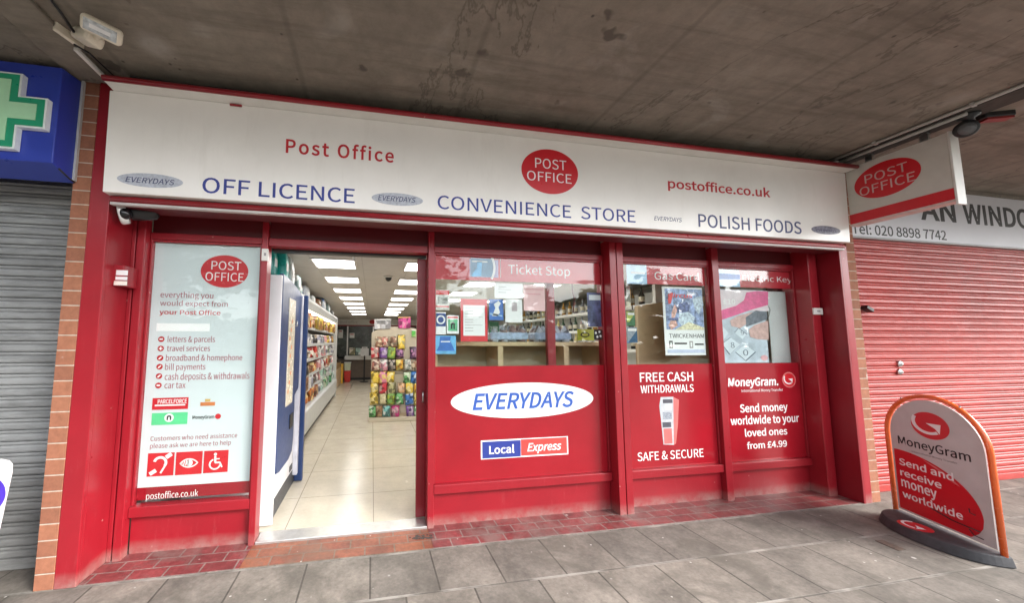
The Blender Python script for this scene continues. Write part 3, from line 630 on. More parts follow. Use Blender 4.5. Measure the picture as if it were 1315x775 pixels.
a, b = PB.at(981, 460); PB.ell(a, b, .045, .03, 'finger_tip', plain('hand_pink', (.75, .42, .45), .4), kp, .004)
o = sheet((984, 374.5), (1020.5, 466), plain('card_white', (.7, .74, .74), .5, var=.06, sc=3), 'plain white card leaning inside the right window beside the keypad poster', 'card', plane=PY_(.43), th=.006, name='white_card')
MB().tube([PY_(.42).pt(*PY_(.42).at(x, y)) for x, y in ((986, 392), (989, 398), (988, 405), (985, 410))], .003, 6).build('hook', TXG, o)
o = sheet((925, 435.5), (992.5, 466), CLEAR, 'clear plastic leaflet holder standing in the right window over the keypad poster', 'holder', plane=PY_(.352), th=.001, name='leaflet_holder') if False else None

# small fittings on the shopfront
def plate(y, p0, p1, label):
    pl = PY_(y); o = tag(pl.rectp(p0, p1, 'sensor_plate', WTRIM, None, 0, .014), label, 'sensor'); pl.rectp((p0[0]+(p1[0]-p0[0])*.35, p0[1]+(p1[1]-p0[1])*.35), (p0[0]+(p1[0]-p0[0])*.7, p0[1]+(p1[1]-p0[1])*.6), 'button', TXG, o, .0142); return o
plate(.2999, (337, 320), (344.6, 335.5), 'small white contact plate high on the red post left of the doorway')
plate(.1859, (1043, 396), (1055, 404.5), 'small white plate on the red pilaster beside the right window')
ab = thing('alarm_box', (.13, .2, 2.03), 'red alarm box with white labels on the left red pilaster', 'alarm box')
MB().box(.062, .182, .1, .257, 1.955, 2.108).build('casing', RED, ab, .006); A1 = PY_(.0999)
A1.rectp((149.5, 347), (164, 354), 'label', TXW, ab); A1.rectp((148.5, 355.4), (163.4, 360), 'label', TXW, ab); A1.rectp((146.5, 361), (163, 367), 'label', plain('label_cream', (.8, .74, .66), .5), ab)
dc = thing('security_camera', (.2, .03, 2.5), 'white hooded dark dome camera tucked under the left end of the fascia', 'camera')
MB().lathe((.3, .1, 2.5), (-1, -.35, -.2), [(-.07, .03), (-.05, .05), (.06, .055), (.09, .05)], 22).build('body', BLACK, dc)
MB().lathe((.185, .055, 2.47), (-1, -.4, -.25), [(-.02, .07), (.02, .076), (.03, .068), (.02, .055), (-.018, .055)], 28).build('hood', plain('camera_white', (.75, .74, .72), .25), dc)
MB().lathe((.205, .03, 2.465), (.35, -.8, -.5), [(-.04, .045), (.01, .045), (.035, .036), (.05, .018), (.053, .002)], 22).build('lens', plain('lens_black', (.01, .01, .012), .06), dc)
MB().box(.24, .34, .06, .17, 2.515, 2.58).build('bracket', BLACK, dc, .005)

# sliding door leaf parked behind the wide window
dr = thing('sliding_door', (3, .47, .03), 'dark red framed glass sliding door leaf slid open behind the wide window', 'door')
MB().box(2.345, 2.43, .455, .505, .03, 2.33).build('stile', REDD, dr, .004); MB().box(3.63, 3.715, .455, .505, .03, 2.33).build('stile', REDD, dr, .004)
MB().box(2.431, 3.629, .46, .5, .03, .16).build('bottom_rail', REDD, dr, .004); MB().box(2.431, 3.629, .46, .5, 2.25, 2.33).build('top_rail', REDD, dr, .004)
MB().box(2.431, 3.629, .476, .482, .161, 2.249).build('pane', CLEAR, dr)
MB().box(2.434, 2.446, .44, .454, .5, 2.28).build('brush_seal', plain('seal_cream', (.6, .55, .45), .6), dr)
MB().tube([(2.4, .45, 1.02), (2.4, .435, 1.03), (2.4, .435, 1.1), (2.4, .45, 1.11)], .008).build('handle', STEEL, dr)

# ---------------------------------------------------------------- fascia sign
fs = thing('fascia_sign', (3.4, -.1, 2.55), 'long white fascia board with red lettering, blue lettering and a red oval logo', 'shop sign')
yT, yB, zT, zB = -.118, -.102, 3.28, 2.565
MB().prism([(.14, yT, zT), (.14, yB, zB), (.14, .15, zB), (.14, .15, zT)], (6.51, 0, 0)).build('panel', WHITE, fs, .004)
MB().prism([(.16, -.21, 3.322), (.16, -.215, 3.285), (.16, yT+.01, 3.2805), (.16, .2, 3.2805), (.16, .2, 3.335)], (6.48, 0, 0)).build('top_cap_underside', WTRIM, fs, .003)
MB().tube([(.16, -.215, 3.3), (6.642, -.215, 3.3)], .019, 12).build('top_cap', RED, fs)
MB().tube([(.165, -.045, 2.535), (6.63, -.045, 2.535)], .026, 14).build('bottom_rail', RED, fs)
MB().box(.165, 6.63, -.066, -.03, 2.493, 2.512).build('bottom_trim', plain('dull_white_trim', (.5, .46, .44), .4), fs, .003)
MB().box(.165, 6.63, -.0295, .14, 2.5, 2.563).build('bottom_channel', SHADED_RED, fs)
U_ = Vector((0, yT-yB, zT-zB)).normalized()
F = Plane(Vector((0, yB, zB))-U_*zB/U_.z, (1, 0, 0), U_).off(.0008)
F.text('Post Office', (367.6, 176.6), (505.6, 208.6), TXR, fs, bold=.02, space=1.08)
F.text('postoffice.co.uk', (857.4, 228.4), (989.3, 253.4), TXR, fs, bold=.02)
F.ellp((669.6, 220), (742.2, 220.5), (706, 192), (706, 249.2), 'logo', LOGO, fs)
F.text('POST', (687, 202.5), (727.2, 219), TXW, fs, .001); F.text('OFFICE', (676.6, 218.8), (734, 236.2), TXW, fs, .001)
F.text('OFF LICENCE', (260.5, 227.4), (455.4, 261), BLUE, fs, bold=.008); F.text('CONVENIENCE  STORE', (562, 250.6), (816.2, 286), BLUE, fs, bold=.004); F.text('POLISH FOODS', (896.4, 274.6), (1029.6, 300.6), plain('slate_letters', (.045, .055, .16), .4), fs, bold=.01)
EVT = plain('everydays_ink', (.045, .05, .13), .4)
for l, r, t, b, m, t0, t1 in (((150.1, 231), (235.2, 233), (192.4, 223), (192.4, 240.8), SILVER, (161.5, 226.5), (224, 238)), ((477.3, 255), (543.2, 257), (510, 248.2), (510, 264), SILVER, (485.6, 250.4), (533.6, 260.6)),
                              ((838.2, 281.2), (877.4, 282), (857.5, 276), (857.5, 287.8), WHITE, (839.8, 277.6), (875.6, 285.6)), ((1042, 295.6), (1079.2, 296.6), (1061, 290.4), (1061, 301.2), DKOVAL, (1048, 294), (1074, 298.6))):
    ov = F.ellp(l, r, t, b, 'badge_oval', m, fs)
    F.text('EVERYDAYS', t0, t1, EVT, ov, .001, shear=.2, bold=.006)
MB().box(.9, .98, -.13, -.1195, 3.263, 3.275).build('clip', RED, fs)

# ---------------------------------------------------------------- projecting sign
ps = thing('projecting_sign', (6.7, -.44, 2.74), 'white projecting box sign with red oval and red foot band under the canopy', 'projecting sign')
MB().box(6.66, 6.75, -.775, -.112, 2.745, 3.325).build('box', plain('sign_white', (.6, .57, .52), .35, var=.05), ps, .006)
MB().box(6.656, 6.757, -.79, -.7755, 2.7, 3.33).build('end_trim', WTRIM, ps, .003); MB().box(6.657, 6.755, -.775, -.11, 2.725, 2.7449).build('bottom_trim', plain('trim_pink_white', (.62, .5, .47), .4), ps, .003)
Q = Plane((6.6592, 0, 0), (0, -1, 0), (0, 0, 1))
Q.rectp((1090.5, 276.5), (1216.8, 246.2), 'band', LOGO, ps) if False else Q.rect(.113, 2.7455, .774, 2.842, 'band', LOGO, ps)
lg = Q.ell(.392, 3.1, .222, .168, 'logo', LOGO, ps)
PINKW = plain('faded_white_letters', (.62, .42, .4), .5)
Q.text('POST', (.25, 3.195), (.535, 3.11), PINKW, lg, .001, raw=True); Q.text('OFFICE', (.205, 3.085), (.575, 3.0), PINKW, lg, .001, raw=True)
MB().box(6.69, 6.72, -.3, -.25, 3.3251, 3.409).build('hanger', STEEL, ps); MB().box(6.69, 6.72, -.66, -.61, 3.3301, 3.409).build('hanger', STEEL, ps)

# ---------------------------------------------------------------- brick piers and neighbours
tag(MB().box(-.108, -.001, 0, .3, 0, 3.405).build('brick_pier', BRICK, None, .003), 'orange brick pier between the grey shutter and the red shopfront', 'brick pier')
tag(MB().box(6.7685, 6.88, .004, .3, 0, 3.405).build('brick_pier', BRICK, None, .003), 'narrow brick pier between the shopfront and the red shutter', 'brick pier')
def shutter(name, x0, x1, y, z0, z1, pitch, mat, label, flip=1):
    t = thing(name, ((x0+x1)/2, y, 0), label, 'roller shutter')
    mb = MB(); prof = []; z = z0+.07; n = 9
    while z < z1-pitch*.4:
        for k in range(n):
            f = (0, .06, .2, .5, .62, .68, .74, .86, .94)[k]; prof.append(((.004, -.011, -.0155, -.0155, -.011, -.002, -.0105, -.0115, -.008)[k], z+f*pitch))
        z += pitch
    ring = [[mb.bm.verts.new((x, y+a, b)) for a, b in prof] for x in (x0, x1)]
    for i in range(len(prof)-1):
        f = mb.bm.faces.new((ring[0][i], ring[1][i], ring[1][i+1], ring[0][i+1]))
    o = mb.build('curtain', mat, t)
    sm = o.modifiers.new('solid', 'SOLIDIFY'); sm.thickness = .004
    MB().box(x0, x1, y-.02, y+.02, z0, z0+.072).build('bottom_rail', mat, t, .006)
    return t
gs = shutter('roller_shutter', -5, -.112, .3, .0, 2.72, .0785, SHGREY, 'dull grey metal roller shutter below the blue pharmacy sign')
rs = shutter('roller_shutter', 6.885, 13, .2, .0, 2.76, .077, SHRED, 'faded red roller shutter behind the swing board sign')
S_ = PY_(.18)
for k, yy in enumerate((467.5, 478)):
    a, b = S_.at(1155, yy); MB().lathe((a, .186, b), (0, -1, 0), [(0, .033), (.012, .033), (.02, .027), (.022, .012), (.034, .01)], 18).build('lock', STEEL, rs)
a, b = S_.at(1109, 397.5); MB().obox((a, .15, b), (1, 0, -.5), (.5, 0, 1), (0, 1, 0), .05, .018, .03).build('catch', BLACK, rs, .004)
# right shop sign
ns = thing('neighbour_sign', (9, .14, 2.75), 'pale grey shop sign with black window lettering and phone number above the red shutter', 'shop sign')
MB().box(6.885, 14, .15, .2, 2.735, 3.36).build('panel', plain('sign_grey_white', (.62, .62, .66), .4, var=.04, sc=2), ns, .004)
MB().box(6.885, 14, .14, .19, 2.715, 2.734).build('bottom_trim', plain('trim_grey', (.3, .3, .31), .4), ns)
MB().box(6.885, 14, .14, .2, 3.361, 3.405).build('top_trim', CONC, ns)
K = PY_(.1495)
a0, bT = K.at(1242, 258.5); a1, bB = K.at(1315, 293); bT, bB = 3.245, 2.998
K.text('WINDOWS', (8.9, bT), (10.62, bB), TXK, ns, raw=True, bold=.028); K.text('AN', (8.2, bT), (8.77, bB), TXK, ns, raw=True, bold=.028)
K.text('Tel: 020 8898 7742', (7.13, 2.885), (8.57, 2.765), TXK, ns, raw=True, bold=.012)
# pharmacy sign
ph = thing('pharmacy_sign', (-1.5, -.1, 2.65), 'projecting blue pharmacy sign box with a raised green cross', 'shop sign')
MB().prism([(-.1, 0, 3.383), (-.1, -.178, 3.36), (-.1, -.178, 2.705), (-.1, 0, 2.645)], (-3.4, 0, 0)).build('box', PHARM, ph, .006)
MB().box(-.099, -.085, -.022, -.002, 2.66, 3.39).build('end_trim', plain('trim_white_grey', (.55, .55, .55), .4), ph)
MB().tube([(-.099, -.13, 2.69), (-.095, -.05, 2.66), (-.09, -.01, 2.65)], .006, 6).build('cable', BLACK, ph)
X_ = PY_(-.215)
x2, zt_ = X_.at(61.5, 127); _, zb_ = X_.at(58.5, 166.5); x1_, ztop = X_.at(28, 94.5); _, zbot = X_.at(19, 191.5)
ccz = (ztop+zbot)/2; hh = (ztop-zbot)/2; hw = (zt_-zb_)/2; ccx = x2-hh
def cross(g, hh, hw): return [(ccx-hw, ccz+hh), (ccx-hw, ccz+hw), (ccx-hh, ccz+hw), (ccx-hh, ccz-hw), (ccx-hw, ccz-hw), (ccx-hw, ccz-hh), (ccx+hw, ccz-hh), (ccx+hw, ccz-hw), (ccx+hh, ccz-hw), (ccx+hh, ccz+hw), (ccx+hw, ccz+hw), (ccx+hw, ccz+hh)]
X_.poly(cross(0, hh, hw), 'cross', plain('cross_white', (.8, .84, .84), .3), ph, -.036, .036); X_.poly(cross(0, hh-.012, hw-.012), 'cross_border', DKGREEN, ph, .0005, .004); X_.poly(cross(0, hh-.05, hw-.05), 'cross_face', PALEGRN, ph, .005, .004)
# pharmacy pavement board, only its right edge in the picture
pb = thing('pavement_board', (-.45, -.2, 0), 'white pavement board with a purple disc leaning by the grey shutter', 'pavement sign')
pts = [(-.235, .0), (-.19, .4), (-.17, .77), (-.175, .82), (-.195, .843), (-.235, .853), (-.72, .865), (-.76, .84), (-.77, .78), (-.8, 0)]
MB().prism([(a, -.2+.06*b, b) for a, b in pts], (0, .02, 0)).build('panel', plain('board_white', (.82, .8, .82), .35, var=.02), ph if False else pb, .004)
MB().prism([(-.288+.115*math.cos(k*math.pi/16), -.2015+.06*(.65+.115*math.sin(k*math.pi/16)), .65+.115*math.sin(k*math.pi/16)) for k in range(32)], (0, .0012, 0)).build('disc', plain('disc_purple', (.07, .03, .42), .35), pb)
MB().box(-.75, -.7, -.1, .1, 0, .7).build('prop', plain('board_leg', (.5, .5, .5), .4), pb)

# ---------------------------------------------------------------- swing board on its rubber foot
A_, B_ = Vector((6.62, -.2, 0)), Vector((6.33, -.93, 0)); DU = (B_-A_).normalized()
W = Plane(A_, DU, (0, 0, 1))
if W.n.dot(CAM-A_) < 0: W.n = -W.n
sb = thing('swing_sign', A_+DU*.4, 'orange tube framed swing board with red panel on a black rubber foot', 'pavement sign')
cS, rS = .415, .362
def arch(r, zs, kz, z0, n=28):
    return [(cS-r, z0)]+[(cS-r*math.cos(math.pi*k/n), zs+r*kz*math.sin(math.pi*k/n)) for k in range(n+1)]+[(cS+r, z0)]
MB().tube([W.pt(a, b) for a, b in arch(rS, .752, 1.0, .04)], .017, 12).build('frame', ORANGE, sb)
pan = W.poly(arch(rS-.03, .75, 1.0, .09), 'panel', BOARD, sb, -.004, .008)
for s_ in (-1, 1): MB().tube([W.pt(cS+s_*.2, 1.045, .0), W.pt(cS+s_*.215, 1.075, .0)], .006, 6).build('panel_clip', STEEL, sb)
globe(W, .408, .878, .108, pan, d=.005, sq=1.28)
W.text('MoneyGram', (.145, .737), (.66, .668), TXK, pan, .005, raw=True, bold=.012); W.text('International Money Transfer', (.25, .638), (.57, .622), TXG, pan, .005, raw=True)
def redshape():
    L = cS-rS+.048; pts = [(L, .105), (L, .612)]
    for k in range(19):
        t = k/18; ang = math.pi/2*(1-t); pts.append((L+.04+.55*max(0, math.cos(ang)), .26+.355*math.sin(ang)))
    return pts+[(L+.58, .2), (L+.55, .15), (L+.5, .105)]
W.poly(redshape(), 'artwork', LOGO, pan, .005)
W.poly([(.33, .583), (.42, .553), (.52, .5), (.57, .455), (.53, .47), (.44, .53)], 'artwork_shine', plain('shine_pink', (.68, .2, .2), .3), pan, .0062)
for k, (s_, wd) in enumerate((('Send and', .4), ('receive', .31), ('money', .27), ('worldwide', .43))):
    W.text(s_, (.135, .545-k*.092), (.135+wd, .485-k*.092), TXW, pan, .0065, raw=True, bold=.02)
for z_, a0, a1, r_ in ((.285, .615, .66, .003), (.175, .36, .675, .004), (.13, .6, .69, .003)):
    MB().tube([W.pt(a0, z_+.03, .012), W.pt((a0+a1)/2, z_+.008, .03), W.pt(a1, z_, .02)], r_, 6).build('cord', BLACK, sb)
pts = []
for k in range(33):
    an = math.pi*k/32; pts.append((cS+.012-.385*math.cos(an), .295*math.sin(an)**.85))
pts = pts+[(cS+.397, -.03), (cS-.373, -.03)]
mb = MB(); hN = W.n.copy()
lo = [A_+DU*a+hN*b+Vector((0, 0, .002)) for a, b in pts]; up = [A_+DU*(cS+(a-cS)*.95)+hN*(b*.9 if b > 0 else b)+Vector((0, 0, .07)) for a, b in pts]
va = [mb.bm.verts.new(p) for p in lo]; vb = [mb.bm.verts.new(p) for p in up]
mb.bm.faces.new(va[::-1]); mb.bm.faces.new(vb)
for i in range(len(va)): mb.bm.faces.new((va[i], va[(i+1) % len(va)], vb[(i+1) % len(va)], vb[i]))
ft = mb.build('foot', RUBBER, sb, .008)
H_ = Plane(A_+Vector((0, 0, .0705)), DU, -hN)
if H_.n.z < 0: H_ = Plane(A_+Vector((0, 0, .0705)), DU, hN); H_.n = Vector((0, 0, 1))
globe(H_, .4, -.17, .085, ft, d=.0, sq=1.2)

# ---------------------------------------------------------------- fittings on the soffit
fl = thing('floodlight', (.1, -.4, 3.4), 'off white floodlight with motion sensor fixed to the soffit above the brick pier', 'floodlight')
_b = PY_(-.44).at(92, 40); MB().obox((_b[0]-.01, -.44, _b[1]), (.35, 1, 0), (1, -.35, 0), (0, 0, 1), .075, .012, .06).build('back_plate', CREAM, fl, .006)
_g = PY_(-.5).at(116, 50); MB().obox((_g[0]-.035, -.47, _g[1]+.03), (.8, -.45, -.4), (.4, .9, 0), (.36, -.2, .9), .085, .05, .035).build('motion_sensor', CREAM, fl, .02, 3)
_f = PY_(-.62).at(131, 38); hc_ = Vector((_f[0], -.62, _f[1])); hx = Vector((.8, .35, -.15)).normalized(); hn = Vector((.25, -.55, -.6)); hn = (hn-hx*hn.dot(hx)).normalized(); hy = hn.cross(hx)
hd = MB().obox(hc_, hx, hy, hn, .09, .043, .028).build('lamp_head', CREAM, fl, .022, 4)
MB().obox(hc_+hn*.0285, hx, hy, hn, .071, .028, .002).build('lens', plain('flood_glass', (.45, .48, .5), .15, var=.4, sc=30), hd); MB().obox(hc_+hn*.031, hx, hy, hn, .045, .01, .002).build('reflector', plain('flood_tube', (.8, .8, .8), .2), hd)
MB().tube([(_g[0], -.49, _g[1]+.01), tuple(hc_-hn*.06-hy*.02), tuple(hc_-hn*.03)], .016, 8).build('arm', CREAM, fl)
tag(MB().tube([(.25, -1.8, 3.395), (.25, -1.2, 3.397), (.22, -.75, 3.395), (.2, -.6, 3.39), (.19, -.5, 3.37)], .008, 6).build('cable', BLACK), 'black cable running over the soffit to the floodlight', 'cable')
tag(MB().tube([(.16, -.45, 3.33), (.17, -.35, 3.36), (.15, -.15, 3.39), (.15, -.06, 3.4)], .006, 6).build('cable', BLACK), 'thin black drop cable between the floodlight and the fascia end', 'cable')
tag(MB().box(.09, .112, -.36, -.06, 3.36, 3.3795).build('trunking', WTRIM), 'short white cable trunking from the floodlight to the brick pier', 'trunking')
tag(MB().tube([(.3, -.19, 3.35), (.6, -.17, 3.352), (1.1, -.18, 3.347), (1.6, -.16, 3.35), (2.2, -.12, 3.345), (2.6, -.05, 3.36)], .008, 6).build('cable', BLACK), 'black cable lying along the top of the fascia cap', 'cable')
ca_ = thing('conduit', (6.46, -1.3, 3.39), 'long grey conduit with clips across the soffit above the projecting sign', 'conduit')
MB().tube([(6.465, -.06, 3.392), (6.465, -1.8, 3.392)], .013, 10).build('pipe', GREYP, ca_)
for y_ in (-.45, -1.0, -1.6): MB().box(6.445, 6.485, y_-.012, y_+.012, 3.377, 3.409).build('clip', GREYP, ca_, .003)
cb_ = thing('conduit', (6.56, -.5, 3.38), 'shorter grey conduit ending beside the soffit camera', 'conduit')
MB().tube([(6.555, -.1, 3.378), (6.555, -.93, 3.378)], .015, 10).build('pipe', GREYP, cb_); MB().box(6.5, 6.58, -.14, -.08, 3.345, 3.394).build('bracket', WTRIM, cb_, .004)
sc_ = thing('security_camera', (6.62, -.9, 3.39), 'round black camera hanging from the soffit beyond the projecting sign', 'camera')
MB().lathe((6.64, -.9, 3.409), (0, 0, -1), [(0, .06), (.03, .06), (.05, .03), (.07, .03)], 20).build('mount', BLACK, sc_)
_dir = Vector((-.8, -.5, -.36)).normalized()
MB().lathe(Vector((6.63, -.885, 3.285))-_dir*.04, _dir, [(-.04, .03), (0, .06), (.05, .066), (.065, .06), (.07, .04)], 26).build('housing', BLACK, sc_)
MB().lathe(Vector((6.63, -.885, 3.285)), _dir, [(.02, .042), (.036, .046), (.038, .024), (.044, .02)], 22).build('lens', plain('lens_grey', (.12, .12, .125), .2), sc_)
il = thing('soffit_light', (6.88, -1.02, 3.36), 'flat black and red lamp bar fixed to the soffit beside the round camera', 'lamp')
_l = PY_(-.93).at(1276, 149); _c = Vector((_l[0], -.93, _l[1]))
MB().obox(_c+Vector((0, 0, .005)), (.9, -.35, .0), (.35, .9, 0), (0, 0, 1), .1, .045, .034).build('housing', BLACK, il, .012); MB().obox(_c+Vector((.0, -.01, -.034)), (.9, -.35, .0), (.35, .9, 0), (0, 0, 1), .085, .03, .008).build('lens', plain('lamp_red', (.2, .015, .015), .3), il); MB().box(_c.x-.015, _c.x+.015, -.945, -.915, _c.z+.015, 3.409).build('stem', BLACK, il)

# ---------------------------------------------------------------- inside the shop
ce = tag(MB().box(.34, 6.48, .45, 12.65, 2.48, 2.56).build('shop_ceiling', CEILT), kind='structure')
proto = None
rows = [(1.2514, 'over the aisle beside the chiller'), (2.3112, 'over the snack stand'), (3.371, 'third from the left wall'), (4.431, 'nearest the bottle shelves')]
ordn = ['nearest the street', 'second from the street', 'third from the street', 'fourth from the street', 'fifth from the street', 'sixth from the street', 'seventh from the street', 'farthest from the street']
for i, (x, wh) in enumerate(rows):
    for k in range(8):
        if i > 1 and k > 3: continue
        lab = 'ceiling light panel %s in the row %s' % (ordn[k], wh)
        if proto is None:
            proto = thing('ceiling_light', (x, 1.2486, 2.48), lab, 'ceiling light', 'square panel lights in the shop ceiling')
            mb = MB(); e = .4893
            for b in ((0, e, 0, .02), (0, e, e-.02, e), (0, .02, .02, e-.02), (e-.02, e, .02, e-.02)): mb.box(x+b[0], x+b[1], 1.2486+b[2], 1.2486+b[3], 2.466, 2.4795)
            mb.build('frame', SHELFW, proto); MB().box(x+.02, x+e-.02, 1.2686, 1.2486+e-.02, 2.47, 2.4794).build('diffuser', LAMP, proto)
        else: dup(proto, (x-1.2514, k*1.1239, 0), lab)
o = thing('dome_camera', (2.15, 2.2, 2.46), 'small dark dome camera on the shop ceiling between the light rows', 'camera'); MB().lathe((2.15, 2.2, 2.479), (0, 0, -1), [(0, .06), (.025, .06)], 18).build('base', SHELFW, o); MB().lathe((2.15, 2.2, 2.453), (0, 0, -1), [(0, .045), (.03, .038), (.045, .02), (.05, .003)], 18).build('dome', BLACK, o)
tag(MB().lathe((1.75, 1.0, 2.479), (0, 0, -1), [(0, .03), (.02, .03), (.03, .022), (.07, .022), (.075, .01)], 14).build('motion_detector', SHELFW), 'small white detector on the ceiling beside the nearest light panel', 'detector')

# blue vending cabinet by the door
vm = thing('vending_cabinet', (.8, 1.0, .025), 'tall blue and white dispensing cabinet just inside the doorway', 'cabinet')
MB().box(.45, 1.15, .53, .56, .03, 2.15).build('side_panel', VWHITE, vm, .008)
MB().box(.45, 1.118, .561, 1.56, .17, 2.1).build('body', VWHITE, vm, .01); MB().box(.5, 1.12, .57, 1.55, .026, .169).build('plinth', VGREY, vm)
dpr = []
def curve_top(y): return 2.17-.1*((y-.56)/.95)**2
dprof = [(.562, .5), (.6, .42), (.7, .4), (1.05, .4), (1.2, .44), (1.24, .56), (1.24, 1.0), (1.42, 1.05), (1.42, curve_top(1.42)), (1.2, curve_top(1.2)), (.9, curve_top(.9)), (.562, curve_top(.562))]
MB().prism([(1.119, y, z) for y, z in dprof], (.035, 0, 0)).build('door', VBLUE, vm, .008)
MB().box(1.119, 1.21, 1.5, 1.56, .03, 2.09).build('edge_post', VBLUE, vm, .012); MB().box(1.119, 1.165, 1.43, 1.495, .12, 2.08).build('edge_trim', plain('cabinet_lilac_white', (.66, .66, .74), .3), vm, .006)
gp = MB().box(1.1545, 1.158, .82, 1.1, .95, 1.98).build('graphic_panel', plain('graphic_cream', (.8, .74, .6), .25, var=.06, sc=8), vm); tag(gp, 'cream picture strip with orange marks')
G_ = Plane((1.1585, 0, 0), (0, 1, 0), (0, 0, 1))
for k in range(9): G_.ell(.93+.06*((k*7) % 3-1)*.7, 1.08+k*.085, .028, .022, 'graphic_mark', plain('graphic_orange', (.62, .25, .1), .4), gp, 0, .001, 14)
MB().box(1.1545, 1.162, 1.02, 1.16, .7, .84).build('slot', BLACK, vm, .004); MB().box(1.1185, 1.124, 1.28, 1.4, .2, .26).build('vent', VGREY, vm)
tag(MB().tube([(1.16, 1.12, 1.72), (1.175, 1.12, 1.72), (1.175, 1.12, 1.77), (1.16, 1.12, 1.77)], .006, 6).build('handle', STEEL, vm))
# packs on top of it
TEAL = foil('teal_wrap', (.02, .42, .38), (.05, .5, .46), 10); WRAP = foil('white_wrap', (.68, .74, .74), (.4, .6, .6), 12); BWRAP = foil('blue_white_wrap', (.6, .66, .75), (.12, .24, .55), 12)
def pack(name, x, y, z, sx, sy, h, mat, label, taper=.8, cat='pack'):
    t = thing(name, (x, y, z), label, cat); mb = MB(); rings = []
    for f, s in ((0, .94), (.06, 1), (.6, .98), (.85, (1+taper)/2), (1, taper)):
        rings.append([mb.bm.verts.new((x+sx/2*s*cx, y+sy/2*s*cy, z+h*f)) for cx, cy in ((-1, -.8), (-.8, -1), (.8, -1), (1, -.8), (1, .8), (.8, 1), (-.8, 1), (-1, .8))])
    for a, b in zip(rings, rings[1:]):
        for k in range(8): f = mb.bm.faces.new((a[k], a[(k+1) % 8], b[(k+1) % 8], b[k])); f.smooth = True
    mb.bm.faces.new(rings[0][::-1]); mb.bm.faces.new(rings[-1]); mb.build('wrapper', mat, t)
    MB().box(x+sx*.5, x+sx*.5+.002, y-sy*.3, y+sy*.3, z+h*.3, z+h*.55).build('label_patch', PAPER, t)
    return t
pack('tissue_pack', 1.0, .66, 2.155, .12, .14, .3, TEAL, 'teal wrapped pack standing on the blue cabinet nearest the door', .6)
pack('tissue_pack', 1.06, .84, 2.15, .12, .14, .3, TEAL, 'teal wrapped pack on the blue cabinet, behind the front one', .6)
pack('tissue_pack', 1.08, 1.02, 2.12, .12, .14, .3, WRAP, 'white wrapped pack behind the two teal packs', .5)
pack('tissue_pack', 1.08, 1.3, 2.105, .14, .2, .17, WRAP, 'low white and pale green pack at the rear of the blue cabinet', .9)

# open chiller with shelves
chl = thing('open_chiller', (.7, 4.7, .025), 'long white open chiller with five lit shelves of packaged food along the left wall', 'chiller')
Y0, Y1 = 1.66, 7.75
MB().box(.36, .44, Y0, Y1, .03, 2.2).build('back_panel', CHDARK, chl); mb = MB(); mb.box(.36, .96, Y1, Y1+.04, .03, 2.24); mb.box(.36, .96, Y0-.04, Y0, .03, 2.24); mb.build('end_panel', CHW, chl, .01)
MB().prism([(.441, Y0, .1), (.93, Y0, .1), (.98, Y0, .2), (.985, Y0, .5), (.95, Y0, .52), (.441, Y0, .45)], (0, Y1-Y0, 0)).build('base', CHW, chl, .01)
MB().box(.441, .9, Y0, Y1, .027, .099).build('kickplate', VGREY, chl)
MB().prism([(.441, Y0, 2.23), (.95, Y0, 2.25), (.96, Y0, 2.2), (.92, Y0, 2.09), (.86, Y0, 2.08), (.441, Y0, 2.12)], (0, Y1-Y0, 0)).build('top_canopy', CHW, chl, .01)
MB().box(.82, .9, Y0+.05, Y1-.05, 2.055, 2.075).build('light_strip', emit('chiller_tube', (1, .9, .72), 1.2), chl)
SH = [.5, .74, .98, 1.25, 1.51, 1.8]
for z in SH[1:]: mb = MB(); mb.box(.441, .86, Y0, Y1, z-.025, z); mb.box(.86, .874, Y0, Y1, z-.035, z+.02); mb.build('shelf', CHW, chl, .003)
cols = {'orange': ((.6, .2, .05), (.75, .6, .3)), 'white': ((.72, .7, .68), (.3, .3, .4)), 'yellow': ((.7, .5, .08), (.3, .12, .05)), 'brown': ((.3, .12, .06), (.6, .4, .2)), 'red': ((.55, .06, .05), (.75, .7, .6)),
        'green': ((.12, .35, .16), (.6, .65, .5)), 'pink': ((.65, .3, .3), (.75, .7, .68)), 'dark': ((.05, .045, .05), (.4, .3, .2)), 'mint': ((.45, .65, .55), (.75, .78, .76))}
PM = {}
def product_mesh(kind, col):
    key = (kind, col)
    if key in PM: return PM[key]
    mb = MB()
    if kind == 'jar': mb.lathe((0, 0, 0), (0, 0, 1), [(0, .07), (.01, .078), (.13, .078), (.15, .06), (.155, .064), (.19, .064), (.192, .06)], 12)
    elif kind == 'tub': mb.lathe((0, 0, 0), (0, 0, 1), [(0, .065), (.12, .085), (.122, .092), (.138, .092), (.14, .085)], 12)
    else:
        p = [(-.065, -.09, 0), (.065, -.09, 0), (.065, -.09, .16), (.012, -.09, .2), (.012, -.09, .225), (-.012, -.09, .225), (-.012, -.09, .2), (-.065, -.09, .16)]; mb.prism(p, (0, .18, 0))
    bmesh.ops.recalc_face_normals(mb.bm, faces=mb.bm.faces[:]); me = bpy.data.meshes.new(kind); mb.bm.to_mesh(me); mb.bm.free()
    me.materials.append(foil('food_'+col, *cols[col], 36)); PM[key] = me; return me
